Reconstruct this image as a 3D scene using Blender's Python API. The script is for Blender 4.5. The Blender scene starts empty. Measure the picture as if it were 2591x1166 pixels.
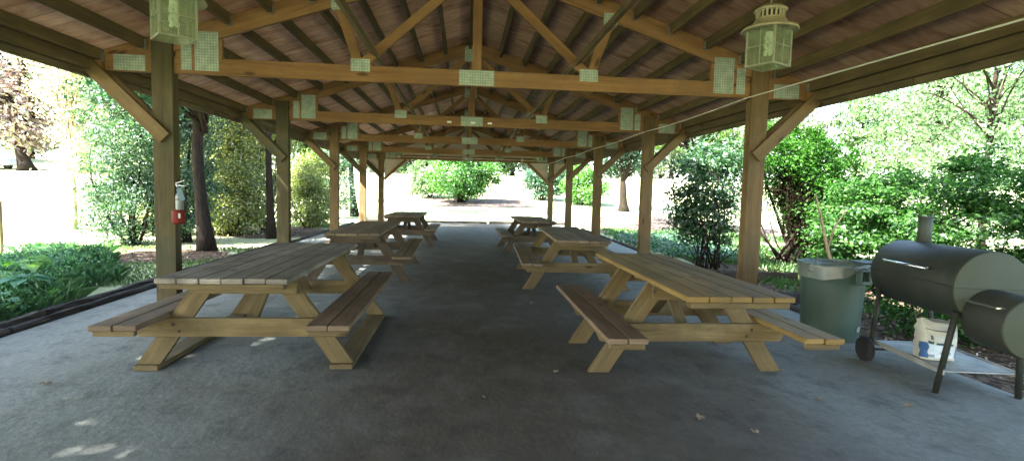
import bpy, bmesh, math, random
import numpy as np
from mathutils import Vector, Matrix

SC = bpy.context.scene
COL = SC.collection
RNG = np.random.default_rng(7)
random.seed(7)
R = math.radians

# ------------------------------------------------------------------ objects
def link(name, me, mat=None, parent=None, loc=None):
    o = bpy.data.objects.new(name, me)
    COL.objects.link(o)
    if mat is not None and me is not None and not me.materials:
        for m in (mat if isinstance(mat, (list, tuple)) else [mat]):
            me.materials.append(m)
    if parent is not None: o.parent = parent
    if loc is not None: o.location = loc
    return o

def tag(o, label, cat, group=None, kind=None):
    if label: o['label'] = label
    if cat: o['category'] = cat
    if group: o['group'] = group
    if kind: o['kind'] = kind
    return o

def thing(name, label, cat, loc=(0, 0, 0), rz=0.0, group=None):
    o = bpy.data.objects.new(name, None)
    o.empty_display_size = .1
    COL.objects.link(o)
    o.location = loc; o.rotation_euler = (0, 0, rz)
    return tag(o, label, cat, group)

def copy_tree(o, parent=None):
    c = o.copy(); COL.objects.link(c)
    c.parent = parent
    for ch in list(o.children): copy_tree(ch, c)
    return c

# ------------------------------------------------------------------ mesh builder
class MB:
    """collects vertices, faces and per-corner uv (metres along the grain, metres across it)"""
    def __init__(s):
        s.v = []; s.f = []; s.uv = []; s.sm = []; s.mi = []
    def face(s, idx, uv, smooth=False, mi=0):
        s.f.append(idx); s.uv.extend(uv); s.sm.append(smooth); s.mi.append(mi)
    def obox(s, c, ax, half, mi=0):
        """oriented box; ax = three unit vectors (length, width, thickness)"""
        c = np.array(c, float); L, W, T = [np.array(a, float) for a in ax]
        hl, hw, ht = half
        ou, ov = random.uniform(0, 40), random.uniform(0, 40)
        b = len(s.v)
        for i in (-1, 1):
            for j in (-1, 1):
                for k in (-1, 1):
                    s.v.append(tuple(c + L * hl * i + W * hw * j + T * ht * k))
        def I(i, j, k): return b + (i > 0) * 4 + (j > 0) * 2 + (k > 0)
        u0, u1 = ou - hl, ou + hl
        w2, t2 = 2 * hw, 2 * ht
        s.face([I(-1,-1,1), I(1,-1,1), I(1,1,1), I(-1,1,1)], [(u0,ov),(u1,ov),(u1,ov+w2),(u0,ov+w2)], mi=mi)
        s.face([I(-1,1,1), I(1,1,1), I(1,1,-1), I(-1,1,-1)], [(u0,ov+w2),(u1,ov+w2),(u1,ov+w2+t2),(u0,ov+w2+t2)], mi=mi)
        v3 = ov + w2 + t2
        s.face([I(-1,1,-1), I(1,1,-1), I(1,-1,-1), I(-1,-1,-1)], [(u0,v3),(u1,v3),(u1,v3+w2),(u0,v3+w2)], mi=mi)
        v4 = v3 + w2
        s.face([I(-1,-1,-1), I(1,-1,-1), I(1,-1,1), I(-1,-1,1)], [(u0,v4),(u1,v4),(u1,v4+t2),(u0,v4+t2)], mi=mi)
        e = ou + 3
        s.face([I(-1,-1,-1), I(-1,-1,1), I(-1,1,1), I(-1,1,-1)], [(e,ov),(e+.02,ov),(e+.02,ov+w2),(e,ov+w2)], mi=mi)
        s.face([I(1,-1,1), I(1,-1,-1), I(1,1,-1), I(1,1,1)], [(e,ov),(e+.02,ov),(e+.02,ov+w2),(e,ov+w2)], mi=mi)
    def box(s, x0, x1, y0, y1, z0, z1, along='x', mi=0):
        c = ((x0+x1)/2, (y0+y1)/2, (z0+z1)/2)
        h = {'x': abs(x1-x0)/2, 'y': abs(y1-y0)/2, 'z': abs(z1-z0)/2}
        E = {'x': (1,0,0), 'y': (0,1,0), 'z': (0,0,1)}
        o = {'x': 'xyz', 'y': 'yzx', 'z': 'zxy'}[along]
        s.obox(c, [E[k] for k in o], [h[k] for k in o], mi)
    def board(s, p0, p1, w, t, wdir, mi=0):
        p0 = np.array(p0, float); p1 = np.array(p1, float)
        L = p1 - p0; n = np.linalg.norm(L); L /= n
        W = np.array(wdir, float); W -= L * (W @ L); W /= np.linalg.norm(W)
        s.obox((p0+p1)/2, (L, W, np.cross(L, W)), (n/2, w/2, t/2), mi)
    def tube(s, pts, rad, n=8, smooth=True, cap=True, mi=0):
        pts = [np.array(p, float) for p in pts]
        if not hasattr(rad, '__len__'): rad = [rad] * len(pts)
        b = len(s.v); acc = random.uniform(0, 9)
        d = pts[1] - pts[0]; d /= np.linalg.norm(d)
        ref = np.array((0, 0, 1.)) if abs(d[2]) < .9 else np.array((1., 0, 0))
        a = np.cross(d, ref); a /= np.linalg.norm(a)
        us = []
        for i, p in enumerate(pts):
            q0 = pts[max(i-1, 0)]; q1 = pts[min(i+1, len(pts)-1)]
            d = q1 - q0; d /= (np.linalg.norm(d) + 1e-9)
            a = a - d * (a @ d); a /= (np.linalg.norm(a) + 1e-9)
            c = np.cross(d, a)
            if i: acc += np.linalg.norm(p - pts[i-1])
            us.append(acc)
            for k in range(n):
                t = 2 * math.pi * k / n
                s.v.append(tuple(p + (a * math.cos(t) + c * math.sin(t)) * rad[i]))
        for i in range(len(pts) - 1):
            for k in range(n):
                k2 = (k + 1) % n
                r = max(rad[i], .01)
                va, vb = 2*math.pi*r*k/n, 2*math.pi*r*(k+1)/n
                s.face([b+i*n+k, b+i*n+k2, b+(i+1)*n+k2, b+(i+1)*n+k],
                       [(us[i], va), (us[i], vb), (us[i+1], vb), (us[i+1], va)], smooth, mi)
        if cap:
            s.face([b+k for k in range(n)][::-1], [(0, 0)]*n, False, mi)
            m = b + (len(pts)-1)*n
            s.face([m+k for k in range(n)], [(0, 0)]*n, False, mi)
    def lathe(s, prof, c=(0, 0, 0), n=28, smooth=True, mi=0, axis='z'):
        """prof: list of (radius, height); closed caps where radius is 0"""
        b = len(s.v)
        for (r, h) in prof:
            for k in range(n):
                t = 2*math.pi*k/n
                x, y = r*math.cos(t), r*math.sin(t)
                if axis == 'z': p = (c[0]+x, c[1]+y, c[2]+h)
                elif axis == 'y': p = (c[0]+x, c[1]+h, c[2]-y)
                else: p = (c[0]+h, c[1]+x, c[2]+y)
                s.v.append(p)
        for i in range(len(prof)-1):
            for k in range(n):
                k2 = (k+1) % n
                s.face([b+i*n+k, b+i*n+k2, b+(i+1)*n+k2, b+(i+1)*n+k],
                       [(prof[i][1], k/n), (prof[i][1], (k+1)/n), (prof[i+1][1], (k+1)/n), (prof[i+1][1], k/n)], smooth, mi)
    def prism(s, poly, y0, y1, mi=0):
        """polygon in x,z pushed from y0 to y1"""
        b = len(s.v); n = len(poly)
        for (x, z) in poly: s.v.append((x, y0, z))
        for (x, z) in poly: s.v.append((x, y1, z))
        ou = random.uniform(0, 20)
        s.face(list(range(b, b+n)), [(ou+x, z) for x, z in poly], mi=mi)
        s.face(list(range(b+2*n-1, b+n-1, -1)), [(ou+x, z) for x, z in reversed(poly)], mi=mi)
        for i in range(n):
            j = (i+1) % n
            s.face([b+i+n, b+j+n, b+j, b+i], [(0, 0), (.1, 0), (.1, .1), (0, .1)], mi=mi)
    def mesh(s, name, bevel=0.0):
        me = bpy.data.meshes.new(name)
        me.from_pydata([tuple(map(float, p)) for p in s.v], [], s.f)
        uvl = me.uv_layers.new(name='UVMap')
        uvl.data.foreach_set('uv', np.array(s.uv, 'f').ravel())
        me.polygons.foreach_set('use_smooth', np.array(s.sm, bool))
        me.polygons.foreach_set('material_index', np.array(s.mi, 'i'))
        bm = bmesh.new(); bm.from_mesh(me)
        bmesh.ops.recalc_face_normals(bm, faces=bm.faces)
        if bevel:
            ed = [e for e in bm.edges if len(e.link_faces) == 2 and e.calc_face_angle(0) > .6]
            bmesh.ops.bevel(bm, geom=ed, offset=bevel, segments=1, affect='EDGES', clamp_overlap=True)
        bm.to_mesh(me); bm.free()
        return me
    def build(s, name, mat, parent=None, bevel=0.0):
        return link(name, s.mesh(name, bevel), mat, parent)

# ------------------------------------------------------------------ node helpers
class NT:
    def __init__(s, name):
        s.m = bpy.data.materials.new(name); s.m.use_nodes = True
        s.t = s.m.node_tree; s.t.nodes.clear()
        s.out = s.n('ShaderNodeOutputMaterial')
    def n(s, t, **kw):
        nd = s.t.nodes.new(t)
        for k, v in kw.items():
            if k == 'inp':
                for a, b in v.items():
                    if isinstance(b, bpy.types.NodeSocket): s.t.links.new(b, nd.inputs[a])
                    else: nd.inputs[a].default_value = b
            else: setattr(nd, k, v)
        return nd
    def ln(s, a, b): s.t.links.new(a, b)
    def math(s, op, a, b=None, c=None, clamp=False):
        nd = s.n('ShaderNodeMath', operation=op); nd.use_clamp = clamp
        for i, x in enumerate((a, b, c)):
            if x is None: continue
            if isinstance(x, bpy.types.NodeSocket): s.ln(x, nd.inputs[i])
            else: nd.inputs[i].default_value = x
        return nd.outputs[0]
    def noise(s, vec, scale, detail=4, rough=.55, dist=0.0):
        nd = s.n('ShaderNodeTexNoise', inp={'Scale': scale, 'Detail': detail, 'Roughness': rough, 'Distortion': dist})
        s.ln(vec, nd.inputs['Vector']); return nd.outputs['Fac']
    def ramp(s, fac, stops):
        nd = s.n('ShaderNodeValToRGB'); e = nd.color_ramp.elements
        while len(e) < len(stops): e.new(.5)
        for el, (p, c) in zip(e, stops):
            el.position = p; el.color = c if len(c) == 4 else (*c, 1)
        s.ln(fac, nd.inputs[0]); return nd.outputs[0]
    def mix(s, fac, a, b, mode='MIX'):
        nd = s.n('ShaderNodeMix', data_type='RGBA', blend_type=mode)
        for i, x in ((0, fac), (6, a), (7, b)):
            if isinstance(x, bpy.types.NodeSocket): s.ln(x, nd.inputs[i])
            else: nd.inputs[i].default_value = x if i == 0 else ((*x, 1) if len(x) == 3 else x)
        return nd.outputs[2]
    def vscale(s, vec, sc, loc=(0, 0, 0)):
        nd = s.n('ShaderNodeMapping'); nd.inputs['Scale'].default_value = sc; nd.inputs['Location'].default_value = loc
        s.ln(vec, nd.inputs['Vector']); return nd.outputs[0]
    def bump(s, h, strength=.3, dist=.01):
        nd = s.n('ShaderNodeBump', inp={'Strength': strength, 'Distance': dist, 'Height': h}); return nd.outputs[0]
    def principled(s, color, rough=.7, normal=None, metal=0.0, spec=.4):
        p = s.n('ShaderNodeBsdfPrincipled')
        for k, x in (('Base Color', color), ('Roughness', rough), ('Metallic', metal), ('Specular IOR Level', spec), ('Normal', normal)):
            if x is None: continue
            if isinstance(x, bpy.types.NodeSocket): s.ln(x, p.inputs[k])
            else: p.inputs[k].default_value = (*x, 1) if k == 'Base Color' and len(x) == 3 else x
        s.ln(p.outputs[0], s.out.inputs['Surface']); return p

def wood(name, dark, mid, light, rough=.75, stain=None, stain_amt=.5, knots=True, grain=1.0):
    t = NT(name)
    uv = t.n('ShaderNodeTexCoord').outputs['UV']
    geo = t.n('ShaderNodeNewGeometry'); obj = geo.outputs['Position']
    g1 = t.noise(t.vscale(uv, (.9, 13*grain, 1)), 1.0, 6, .62, 1.1)
    g2 = t.noise(t.vscale(uv, (3.0, 120*grain, 1)), 1.0, 3, .6)
    big = t.noise(t.vscale(uv, (1.1, 4.0, 1), (5, 2, 0)), 1.0, 4, .6, .5)
    f = t.math('ADD', t.math('MULTIPLY', g1, .45), t.math('MULTIPLY', big, .38))
    f = t.math('ADD', f, t.math('MULTIPLY', g2, .17))
    c = t.ramp(f, [(.34, dark), (.5, mid), (.66, light)])
    # every board its own tone
    ri = geo.outputs['Random Per Island']
    tone = t.math('ADD', t.math('MULTIPLY', ri, .5), .72)
    tn = t.n('ShaderNodeCombineColor'); [t.ln(tone, tn.inputs[k]) for k in range(3)]
    c = t.mix(1.0, c, tn.outputs[0], 'MULTIPLY')
    if stain:
        sn = t.noise(obj, 2.6, 6, .68, .4)
        sm = t.math('MULTIPLY', t.math('SUBTRACT', sn, .46, clamp=True), 6.0, clamp=True)
        sn2 = t.noise(t.vscale(uv, (1.6, 9, 1), (1, 8, 0)), 1.0, 5, .7, .8)
        c = t.mix(t.math('MULTIPLY', t.math('MULTIPLY', t.math('SUBTRACT', sn2, .55, clamp=True), 7.0, clamp=True), stain_amt), c, tuple(x*.6 for x in stain))
        c = t.mix(t.math('MULTIPLY', sm, stain_amt), c, stain)
    h = t.math('ADD', t.math('MULTIPLY', g2, .6), g1)
    if knots:
        vo = t.n('ShaderNodeTexVoronoi', feature='F1', inp={'Scale': 1.0, 'Randomness': 1.0})
        t.ln(t.vscale(uv, (1.7, 5.2, 1)), vo.inputs['Vector'])
        k = t.math('MULTIPLY', t.math('SUBTRACT', .13, vo.outputs['Distance'], clamp=True), 14.0, clamp=True)
        c = t.mix(t.math('MULTIPLY', k, .8), c, tuple(x*.3 for x in dark))
    # drying cracks along the grain
    ck = t.noise(t.vscale(uv, (.8, 45*grain, 1), (3, 7, 0)), 1.0, 2, .5)
    cm = t.math('MULTIPLY', t.math('SUBTRACT', ck, .66, clamp=True), 9.0, clamp=True)
    c = t.mix(t.math('MULTIPLY', cm, .6), c, tuple(x*.35 for x in dark))
    nb = t.bump(t.math('SUBTRACT', h, cm), .35, .004)
    t.principled(c, rough, nb, spec=.25)
    return t.m

def plain(name, col, rough=.6, metal=0.0, var=.15, scale=8.0, bump=0.0, spec=.4, col2=None):
    t = NT(name)
    p = t.n('ShaderNodeNewGeometry').outputs['Position']
    nz = t.noise(p, scale, 5, .65)
    c2 = col2 or tuple(max(0, x*(1-2*var)) for x in col)
    c = t.ramp(nz, [(.3, c2), (.62, col)])
    t.principled(c, rough, t.bump(nz, bump, .004) if bump else None, metal, spec)
    return t.m

def leafmat(name, cols, trans=.45, tcol=None, gloss=.06, rough=.45):
    """leaf colours picked per leaf; light passes through the blade"""
    t = NT(name)
    ri = t.n('ShaderNodeNewGeometry').outputs['Random Per Island']
    n = len(cols)
    c = t.ramp(ri, [((i+.5)/n, col) for i, col in enumerate(cols)])
    d = t.n('ShaderNodeBsdfDiffuse'); t.ln(c, d.inputs['Color'])
    tr = t.n('ShaderNodeBsdfTranslucent')
    t.ln(t.mix(1.0, c, tcol or (1.2, 1.5, .7, 1), 'MULTIPLY'), tr.inputs['Color'])
    m1 = t.n('ShaderNodeMixShader', inp={0: trans}); t.ln(d.outputs[0], m1.inputs[1]); t.ln(tr.outputs[0], m1.inputs[2])
    g = t.n('ShaderNodeBsdfGlossy', inp={'Roughness': rough, 'Color': (.9, .95, 1, 1)})
    m2 = t.n('ShaderNodeMixShader', inp={0: gloss}); t.ln(m1.outputs[0], m2.inputs[1]); t.ln(g.outputs[0], m2.inputs[2])
    t.ln(m2.outputs[0], t.out.inputs['Surface'])
    return t.m

# ------------------------------------------------------------------ materials
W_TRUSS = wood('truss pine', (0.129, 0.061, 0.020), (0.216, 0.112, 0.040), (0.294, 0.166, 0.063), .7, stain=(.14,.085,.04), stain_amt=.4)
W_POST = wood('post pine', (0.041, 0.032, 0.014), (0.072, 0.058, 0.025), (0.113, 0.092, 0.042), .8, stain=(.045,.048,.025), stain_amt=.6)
W_POSTY = wood('yellow post pine', (0.081, 0.050, 0.020), (0.140, 0.090, 0.036), (0.198, 0.135, 0.058), .75, stain=(.075,.06,.027), stain_amt=.5)
W_PURL = wood('purlin pine', (.06,.04,.018), (.11,.076,.033), (.17,.12,.055), .8, stain=(.06,.05,.025), stain_amt=.5)
W_EAVE = wood('eave pine', (.1,.072,.036), (.165,.122,.062), (.24,.185,.1), .8, stain=(.06,.05,.03), stain_amt=.6)
W_GREY = wood('weathered table boards', (0.105, 0.093, 0.072), (0.217, 0.195, 0.154), (0.352, 0.320, 0.263), .6, stain=(.062,.055,.04), stain_amt=.6)
W_LEG = wood('treated table pine', (0.062, 0.041, 0.016), (0.110, 0.078, 0.031), (0.172, 0.130, 0.058), .75, stain=(.075,.055,.024), stain_amt=.6)
W_YELLOW = wood('fresh table boards', (0.111, 0.068, 0.020), (0.187, 0.120, 0.035), (0.263, 0.178, 0.059), .7, stain=(.09,.066,.026), stain_amt=.55)
W_BENCH = wood('worn brown bench boards', (0.081, 0.055, 0.031), (0.142, 0.098, 0.059), (0.209, 0.152, 0.097), .75, stain=(.075,.055,.034), stain_amt=.5)
W_TAN = wood('tan table boards', (.09,.066,.036), (.16,.12,.068), (.235,.182,.108), .75, stain=(.08,.07,.048), stain_amt=.5)
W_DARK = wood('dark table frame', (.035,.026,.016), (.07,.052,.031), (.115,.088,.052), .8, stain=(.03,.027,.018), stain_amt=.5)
W_TIMBER = wood('rotting ground timber', (.018,.015,.013), (.04,.034,.028), (.085,.075,.062), .95, stain=(.02,.02,.015), stain_amt=.6)
W_PLY = wood('gable plywood', (.42,.34,.25), (.55,.46,.35), (.65,.56,.44), .8, knots=True, grain=.4)

def deckmat(name, k):
    t = NT(name)
    uv = t.n('ShaderNodeTexCoord').outputs['UV']
    pos = t.n('ShaderNodeNewGeometry').outputs['Position']
    g1 = t.noise(t.vscale(uv, (1.3, 24, 1)), 1.0, 6, .7, .9)
    g2 = t.noise(t.vscale(uv, (2.2, 6, 1)), 1.0, 6, .66, .6)
    f = t.math('ADD', t.math('MULTIPLY', g1, .36), t.math('MULTIPLY', g2, .64))
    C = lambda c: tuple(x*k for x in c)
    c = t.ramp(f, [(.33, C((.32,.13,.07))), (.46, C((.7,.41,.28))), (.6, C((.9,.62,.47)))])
    # sheets laid across the purlins, each with its own tone
    br = t.n('ShaderNodeTexBrick', offset=.5, inp={'Scale': 1.0, 'Mortar Size': .004, 'Brick Width': 2.44, 'Row Height': 1.22, 'Bias': .15,
             'Color1': (.62,.56,.52,1), 'Color2': (1.08,1.05,1.03,1), 'Mortar': (.2,.2,.2,1)})
    t.ln(t.vscale(uv, (1, 1, 1), (.35, .4, 0)), br.inputs['Vector'])
    c = t.mix(1.0, c, br.outputs['Color'], 'MULTIPLY')
    wn = t.noise(pos, 1.1, 4, .6)
    c = t.mix(t.math('MULTIPLY', t.math('SUBTRACT', wn, .53, clamp=True), 3.0, clamp=True), c, C((.2,.105,.065)))
    t.principled(c, .8, t.bump(g1, .3, .003), spec=.2)
    return t.m
M_DECK = {-1: deckmat('roof deck boards', 1.0), 1: deckmat('shade-darkened roof deck boards', .5)}  # right slope copy darkened, its dimmer light put into the colour

def platemat():
    t = NT('punched steel plate')
    uv = t.n('ShaderNodeTexCoord').outputs['UV']
    sep = t.n('ShaderNodeSeparateXYZ'); t.ln(uv, sep.inputs[0])
    k = math.pi/.026
    a = t.math('SINE', t.math('MULTIPLY', sep.outputs[0], k)); b = t.math('SINE', t.math('MULTIPLY', sep.outputs[1], k))
    d = t.math('MULTIPLY', a, b)
    hole = t.math('MULTIPLY', t.math('SUBTRACT', t.math('ABSOLUTE', d), .3, clamp=True), 2.4, clamp=True)
    nz = t.noise(uv, 14, 4)
    base = t.ramp(nz, [(.35, (.25,.3,.22)), (.6, (.36,.41,.32)), (.75, (.42,.43,.32))])
    c = t.mix(t.math('MULTIPLY', hole, .6), base, (.13,.17,.12))
    t.principled(c, .55, t.bump(hole, .5, .002), .35, .5)
    return t.m
M_PLATE = platemat()
M_HANGER = plain('hanger steel', (.3,.3,.26), .5, .5, .2)

def floormat():
    t = NT('packed stone dust floor')
    p = t.n('ShaderNodeNewGeometry').outputs['Position']
    fine = t.noise(p, 170, 4, .7)
    med = t.noise(p, 22, 6, .65)
    big = t.noise(p, .75, 5, .62, .5)
    c = t.ramp(t.math('ADD', t.math('MULTIPLY', fine, .6), t.math('MULTIPLY', med, .4)),
               [(.36, (.12,.131,.115)), (.5, (.172,.185,.163)), (.64, (.235,.25,.22))])
    c = t.mix(t.math('MULTIPLY', t.math('SUBTRACT', big, .5, clamp=True), 3.2, clamp=True), c, t.mix(.7, c, (.075,.066,.052)))
    # walked-on brown dirt along the middle of the hall
    sep = t.n('ShaderNodeSeparateXYZ'); t.ln(p, sep.inputs[0])
    dx = t.math('DIVIDE', t.math('SUBTRACT', sep.outputs[0], .4), 1.85)
    walk = t.math('SUBTRACT', 1.2, t.math('MULTIPLY', dx, dx), clamp=True)
    mid2 = t.noise(p, 2.3, 5, .65, .6)
    wk = t.math('MULTIPLY', walk, t.math('ADD', t.math('MULTIPLY', mid2, 1.1), .5))
    c = t.mix(t.math('MULTIPLY', wk, .95, clamp=True), c, t.mix(.86, c, (.052,.040,.025)))
    scuff = t.noise(t.vscale(p, (1, .75, 1)), 4.2, 6, .66, .15)
    c = t.mix(t.math('MULTIPLY', t.math('SUBTRACT', scuff, .50, clamp=True), 4.5, clamp=True), c, t.mix(.6, c, (.03,.03,.027)))
    pale = t.noise(p, 1.5, 4, .6, .2)
    c = t.mix(t.math('MULTIPLY', t.math('SUBTRACT', pale, .53, clamp=True), 3.5, clamp=True), c, t.mix(.22, c, (.27,.275,.25)))
    sp = t.n('ShaderNodeTexVoronoi', feature='F1', inp={'Scale': 38.0}); t.ln(p, sp.inputs['Vector'])
    peb = t.math('MULTIPLY', t.math('SUBTRACT', .16, sp.outputs['Distance'], clamp=True), 12, clamp=True)
    rare = t.math('GREATER_THAN', t.noise(p, 9, 2), .6)
    c = t.mix(t.math('MULTIPLY', t.math('MULTIPLY', peb, rare), .55), c, (.3,.28,.24))
    h = t.math('ADD', t.math('ADD', t.math('MULTIPLY', fine, .04), t.math('MULTIPLY', med, .3)), t.math('MULTIPLY', scuff, 5.0))
    t.principled(c, .85, t.bump(h, .3, .012), spec=.25)
    return t.m
M_FLOOR = floormat()

def groundmat():
    t = NT('mown lawn')
    p = t.n('ShaderNodeNewGeometry').outputs['Position']
    f = t.noise(p, 30, 5, .7); m = t.noise(p, 3.5, 4, .6); b = t.noise(p, .25, 4, .6)
    c = t.ramp(t.math('ADD', t.math('MULTIPLY', f, .6), t.math('MULTIPLY', m, .4)), [(.3, (.14,.18,.075)), (.5, (.32,.35,.18)), (.68, (.5,.5,.32))])
    c = t.mix(t.math('MULTIPLY', t.math('SUBTRACT', b, .5, clamp=True), 3, clamp=True), c, t.mix(.6, c, (.5,.47,.34)))
    t.principled(c, .9, t.bump(f, .6, .03), spec=.15)
    return t.m
M_LAWN = groundmat()

def mulchmat(name, dark, mid, light):
    t = NT(name)
    p = t.n('ShaderNodeNewGeometry').outputs['Position']
    v = t.n('ShaderNodeTexVoronoi', feature='F1', inp={'Scale': 24.0}); t.ln(t.vscale(p, (1, .55, 1)), v.inputs['Vector'])
    f = t.noise(p, 60, 5, .7); b = t.noise(p, 1.2, 4, .6)
    sep = t.n('ShaderNodeSeparateColor'); t.ln(v.outputs['Color'], sep.inputs[0])
    c = t.ramp(t.math('ADD', t.math('MULTIPLY', sep.outputs[0], .55), t.math('MULTIPLY', f, .45)), [(.25, dark), (.5, mid), (.8, light)])
    c = t.mix(t.math('MULTIPLY', t.math('SUBTRACT', b, .5, clamp=True), 3, clamp=True), c, t.mix(.5, c, dark))
    t.principled(c, .9, t.bump(t.math('SUBTRACT', f, v.outputs['Distance']), .8, .03), spec=.15)
    return t.m
M_MULCH = mulchmat('bark mulch', (.028,.018,.012), (.075,.048,.03), (.2,.145,.095))
M_LITTER = mulchmat('leaf litter', (.05,.034,.026), (.13,.09,.07), (.34,.27,.22))

def barkmat(name, dark, light):
    t = NT(name)
    uv = t.n('ShaderNodeTexCoord').outputs['UV']
    n1 = t.noise(t.vscale(uv, (4, 26, 1)), 1.0, 6, .7, .8)
    c = t.ramp(n1, [(.33, dark), (.65, light)])
    t.principled(c, .9, t.bump(n1, .8, .02), spec=.1)
    return t.m
M_BARK = barkmat('dark bark', (.009,.007,.005), (.036,.027,.019))
M_BARKL = barkmat('pale bark', (.16,.11,.06), (.34,.26,.16))

L_CEDAR = leafmat('cedar sprays', [(.014,.05,.026), (.03,.085,.042), (.06,.13,.065), (.1,.18,.09), (.16,.24,.13)], .3)
L_GOLD = leafmat('yellow green leaves', [(.06,.14,.02), (.11,.2,.035), (.18,.27,.05), (.25,.32,.08)], .5)
L_OLIVE = leafmat('olive hedge leaves', [(.06,.09,.025), (.13,.16,.045), (.24,.27,.09), (.38,.39,.17)], .55, tcol=(1.5,1.6,.8,1))
L_TEAL = leafmat('cool dark leaves', [(.022,.07,.045), (.035,.1,.06), (.06,.14,.08), (.1,.19,.11)], .35)
L_HOLLY = leafmat('glossy dark shrub leaves', [(.018,.05,.022), (.03,.08,.032), (.045,.11,.04), (.075,.15,.06)], .3, gloss=.06, rough=.4)
L_YEW = leafmat('bright feathery leaves', [(.006,.034,.003), (.016,.066,.006), (.032,.105,.011), (.058,.155,.02)], .4, gloss=.01)
L_MAPLE = leafmat('layered maple leaves', [(.012,.045,.01), (.026,.082,.016), (.05,.13,.026), (.085,.18,.045)], .5, gloss=.02)
L_BUSH = leafmat('lush bush leaves', [(.035,.11,.015), (.06,.17,.022), (.09,.23,.035), (.14,.29,.06)], .45)
L_TREE = leafmat('open tree leaves', [(.03,.07,.022), (.07,.14,.045), (.14,.22,.09), (.26,.35,.19)], .45, gloss=.04, tcol=(1.1,1.3,.85,1))
L_PURPLE = leafmat('purple beech leaves', [(.08,.055,.06), (.16,.11,.11), (.25,.18,.14), (.22,.22,.09), (.36,.29,.26)], .4, tcol=(1.4,1.15,.9,1))
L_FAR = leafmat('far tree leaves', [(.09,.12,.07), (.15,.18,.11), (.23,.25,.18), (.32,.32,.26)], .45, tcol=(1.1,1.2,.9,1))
L_BED = leafmat('bed plant leaves', [(.04,.12,.06), (.07,.18,.09), (.11,.24,.13), (.18,.31,.18)], .4, gloss=.03)
L_HOSTA = leafmat('lime leaves', [(.12,.26,.02), (.17,.33,.03)], .5)
L_DRY = leafmat('dry leaves', [(.1,.065,.035), (.16,.11,.06), (.22,.165,.1), (.12,.075,.04)], .15)
L_CHIP = leafmat('bark chips', [(.05,.03,.02), (.1,.065,.04), (.19,.135,.09), (.3,.23,.16)], .0)

# ------------------------------------------------------------------ foliage
def unit(a): return a / (np.linalg.norm(a, axis=1, keepdims=True) + 1e-9)

def leaves_mesh(name, P, size, rng, up=.5, out=None, asp=.5, fold=.18, squeeze=1.0):
    """one folded four-cornered blade per point"""
    n = len(P)
    nrm = rng.normal(size=(n, 3)); nrm[:, 2] = nrm[:, 2]*squeeze + up*1.6
    if out is not None: nrm += out
    nrm = unit(nrm)
    d = unit(np.cross(nrm, rng.normal(size=(n, 3))))
    b = np.cross(nrm, d)
    s = size * rng.uniform(.6, 1.35, (n, 1))
    a0 = P - d*s*.5; a1 = P + b*s*asp*.5 - d*s*.05 + nrm*s*fold; a2 = P + d*s*.5; a3 = P - b*s*asp*.5 - d*s*.05 + nrm*s*fold
    V = np.stack([a0, a1, a2, a3], 1).reshape(-1, 3).astype('f')
    me = bpy.data.meshes.new(name)
    me.vertices.add(4*n); me.vertices.foreach_set('co', V.ravel())
    idx = np.arange(4*n, dtype='i')
    me.loops.add(4*n); me.loops.foreach_set('vertex_index', idx)
    me.polygons.add(n)
    me.polygons.foreach_set('loop_start', np.arange(0, 4*n, 4, dtype='i'))
    me.polygons.foreach_set('loop_total', np.full(n, 4, 'i'))
    me.update(calc_edges=True); me.validate()
    return me

def clumps(rng, ells, nclump, rad, inner=.55):
    """clump centres in the outer part of a set of ellipsoids (cx,cy,cz,rx,ry,rz)"""
    vol = np.array([e[3]*e[4]*e[5] for e in ells])**.67; vol /= vol.sum()
    out = []
    for e, k in zip(ells, np.maximum(1, (vol*nclump).astype(int))):
        u = unit(rng.normal(size=(k, 3)))
        r = rng.uniform(inner**3, 1, (k, 1))**(1/3)
        r *= rng.uniform(.82, 1.12, (k, 1))
        out.append(np.array(e[:3]) + u*r*np.array(e[3:]))
    return np.concatenate(out)

def clump_leaves(rng, C, n, rad, flat=.7, zmin=None):
    w = rng.uniform(.4, 1.6, len(C)); w /= w.sum()
    i = rng.choice(len(C), n, p=w)
    sc = rng.uniform(.6, 1.4, len(C))[i][:, None]
    o = rng.normal(size=(n, 3))*rad*sc*np.array((1, 1, flat))
    P = C[i] + o
    if zmin is not None: P[:, 2] = np.maximum(P[:, 2], zmin + rng.uniform(0, .12, n))
    return P

def limbs(mb, base, targets, r0, rng, bend=.25, n=5, sides=6):
    base = np.array(base, float)
    for t in targets:
        t = np.array(t, float); d = t - base; L = np.linalg.norm(d)
        pts = []; rr = []
        off = rng.normal(size=3)*L*bend*.35
        for k in range(n+1):
            f = k/n
            q = base + d*f + off*math.sin(f*math.pi) + np.array((0, 0, 1))*L*.08*math.sin(f*math.pi)
            pts.append(q); rr.append(r0*(1-f*.82))
        mb.tube(pts, rr, sides)

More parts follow.
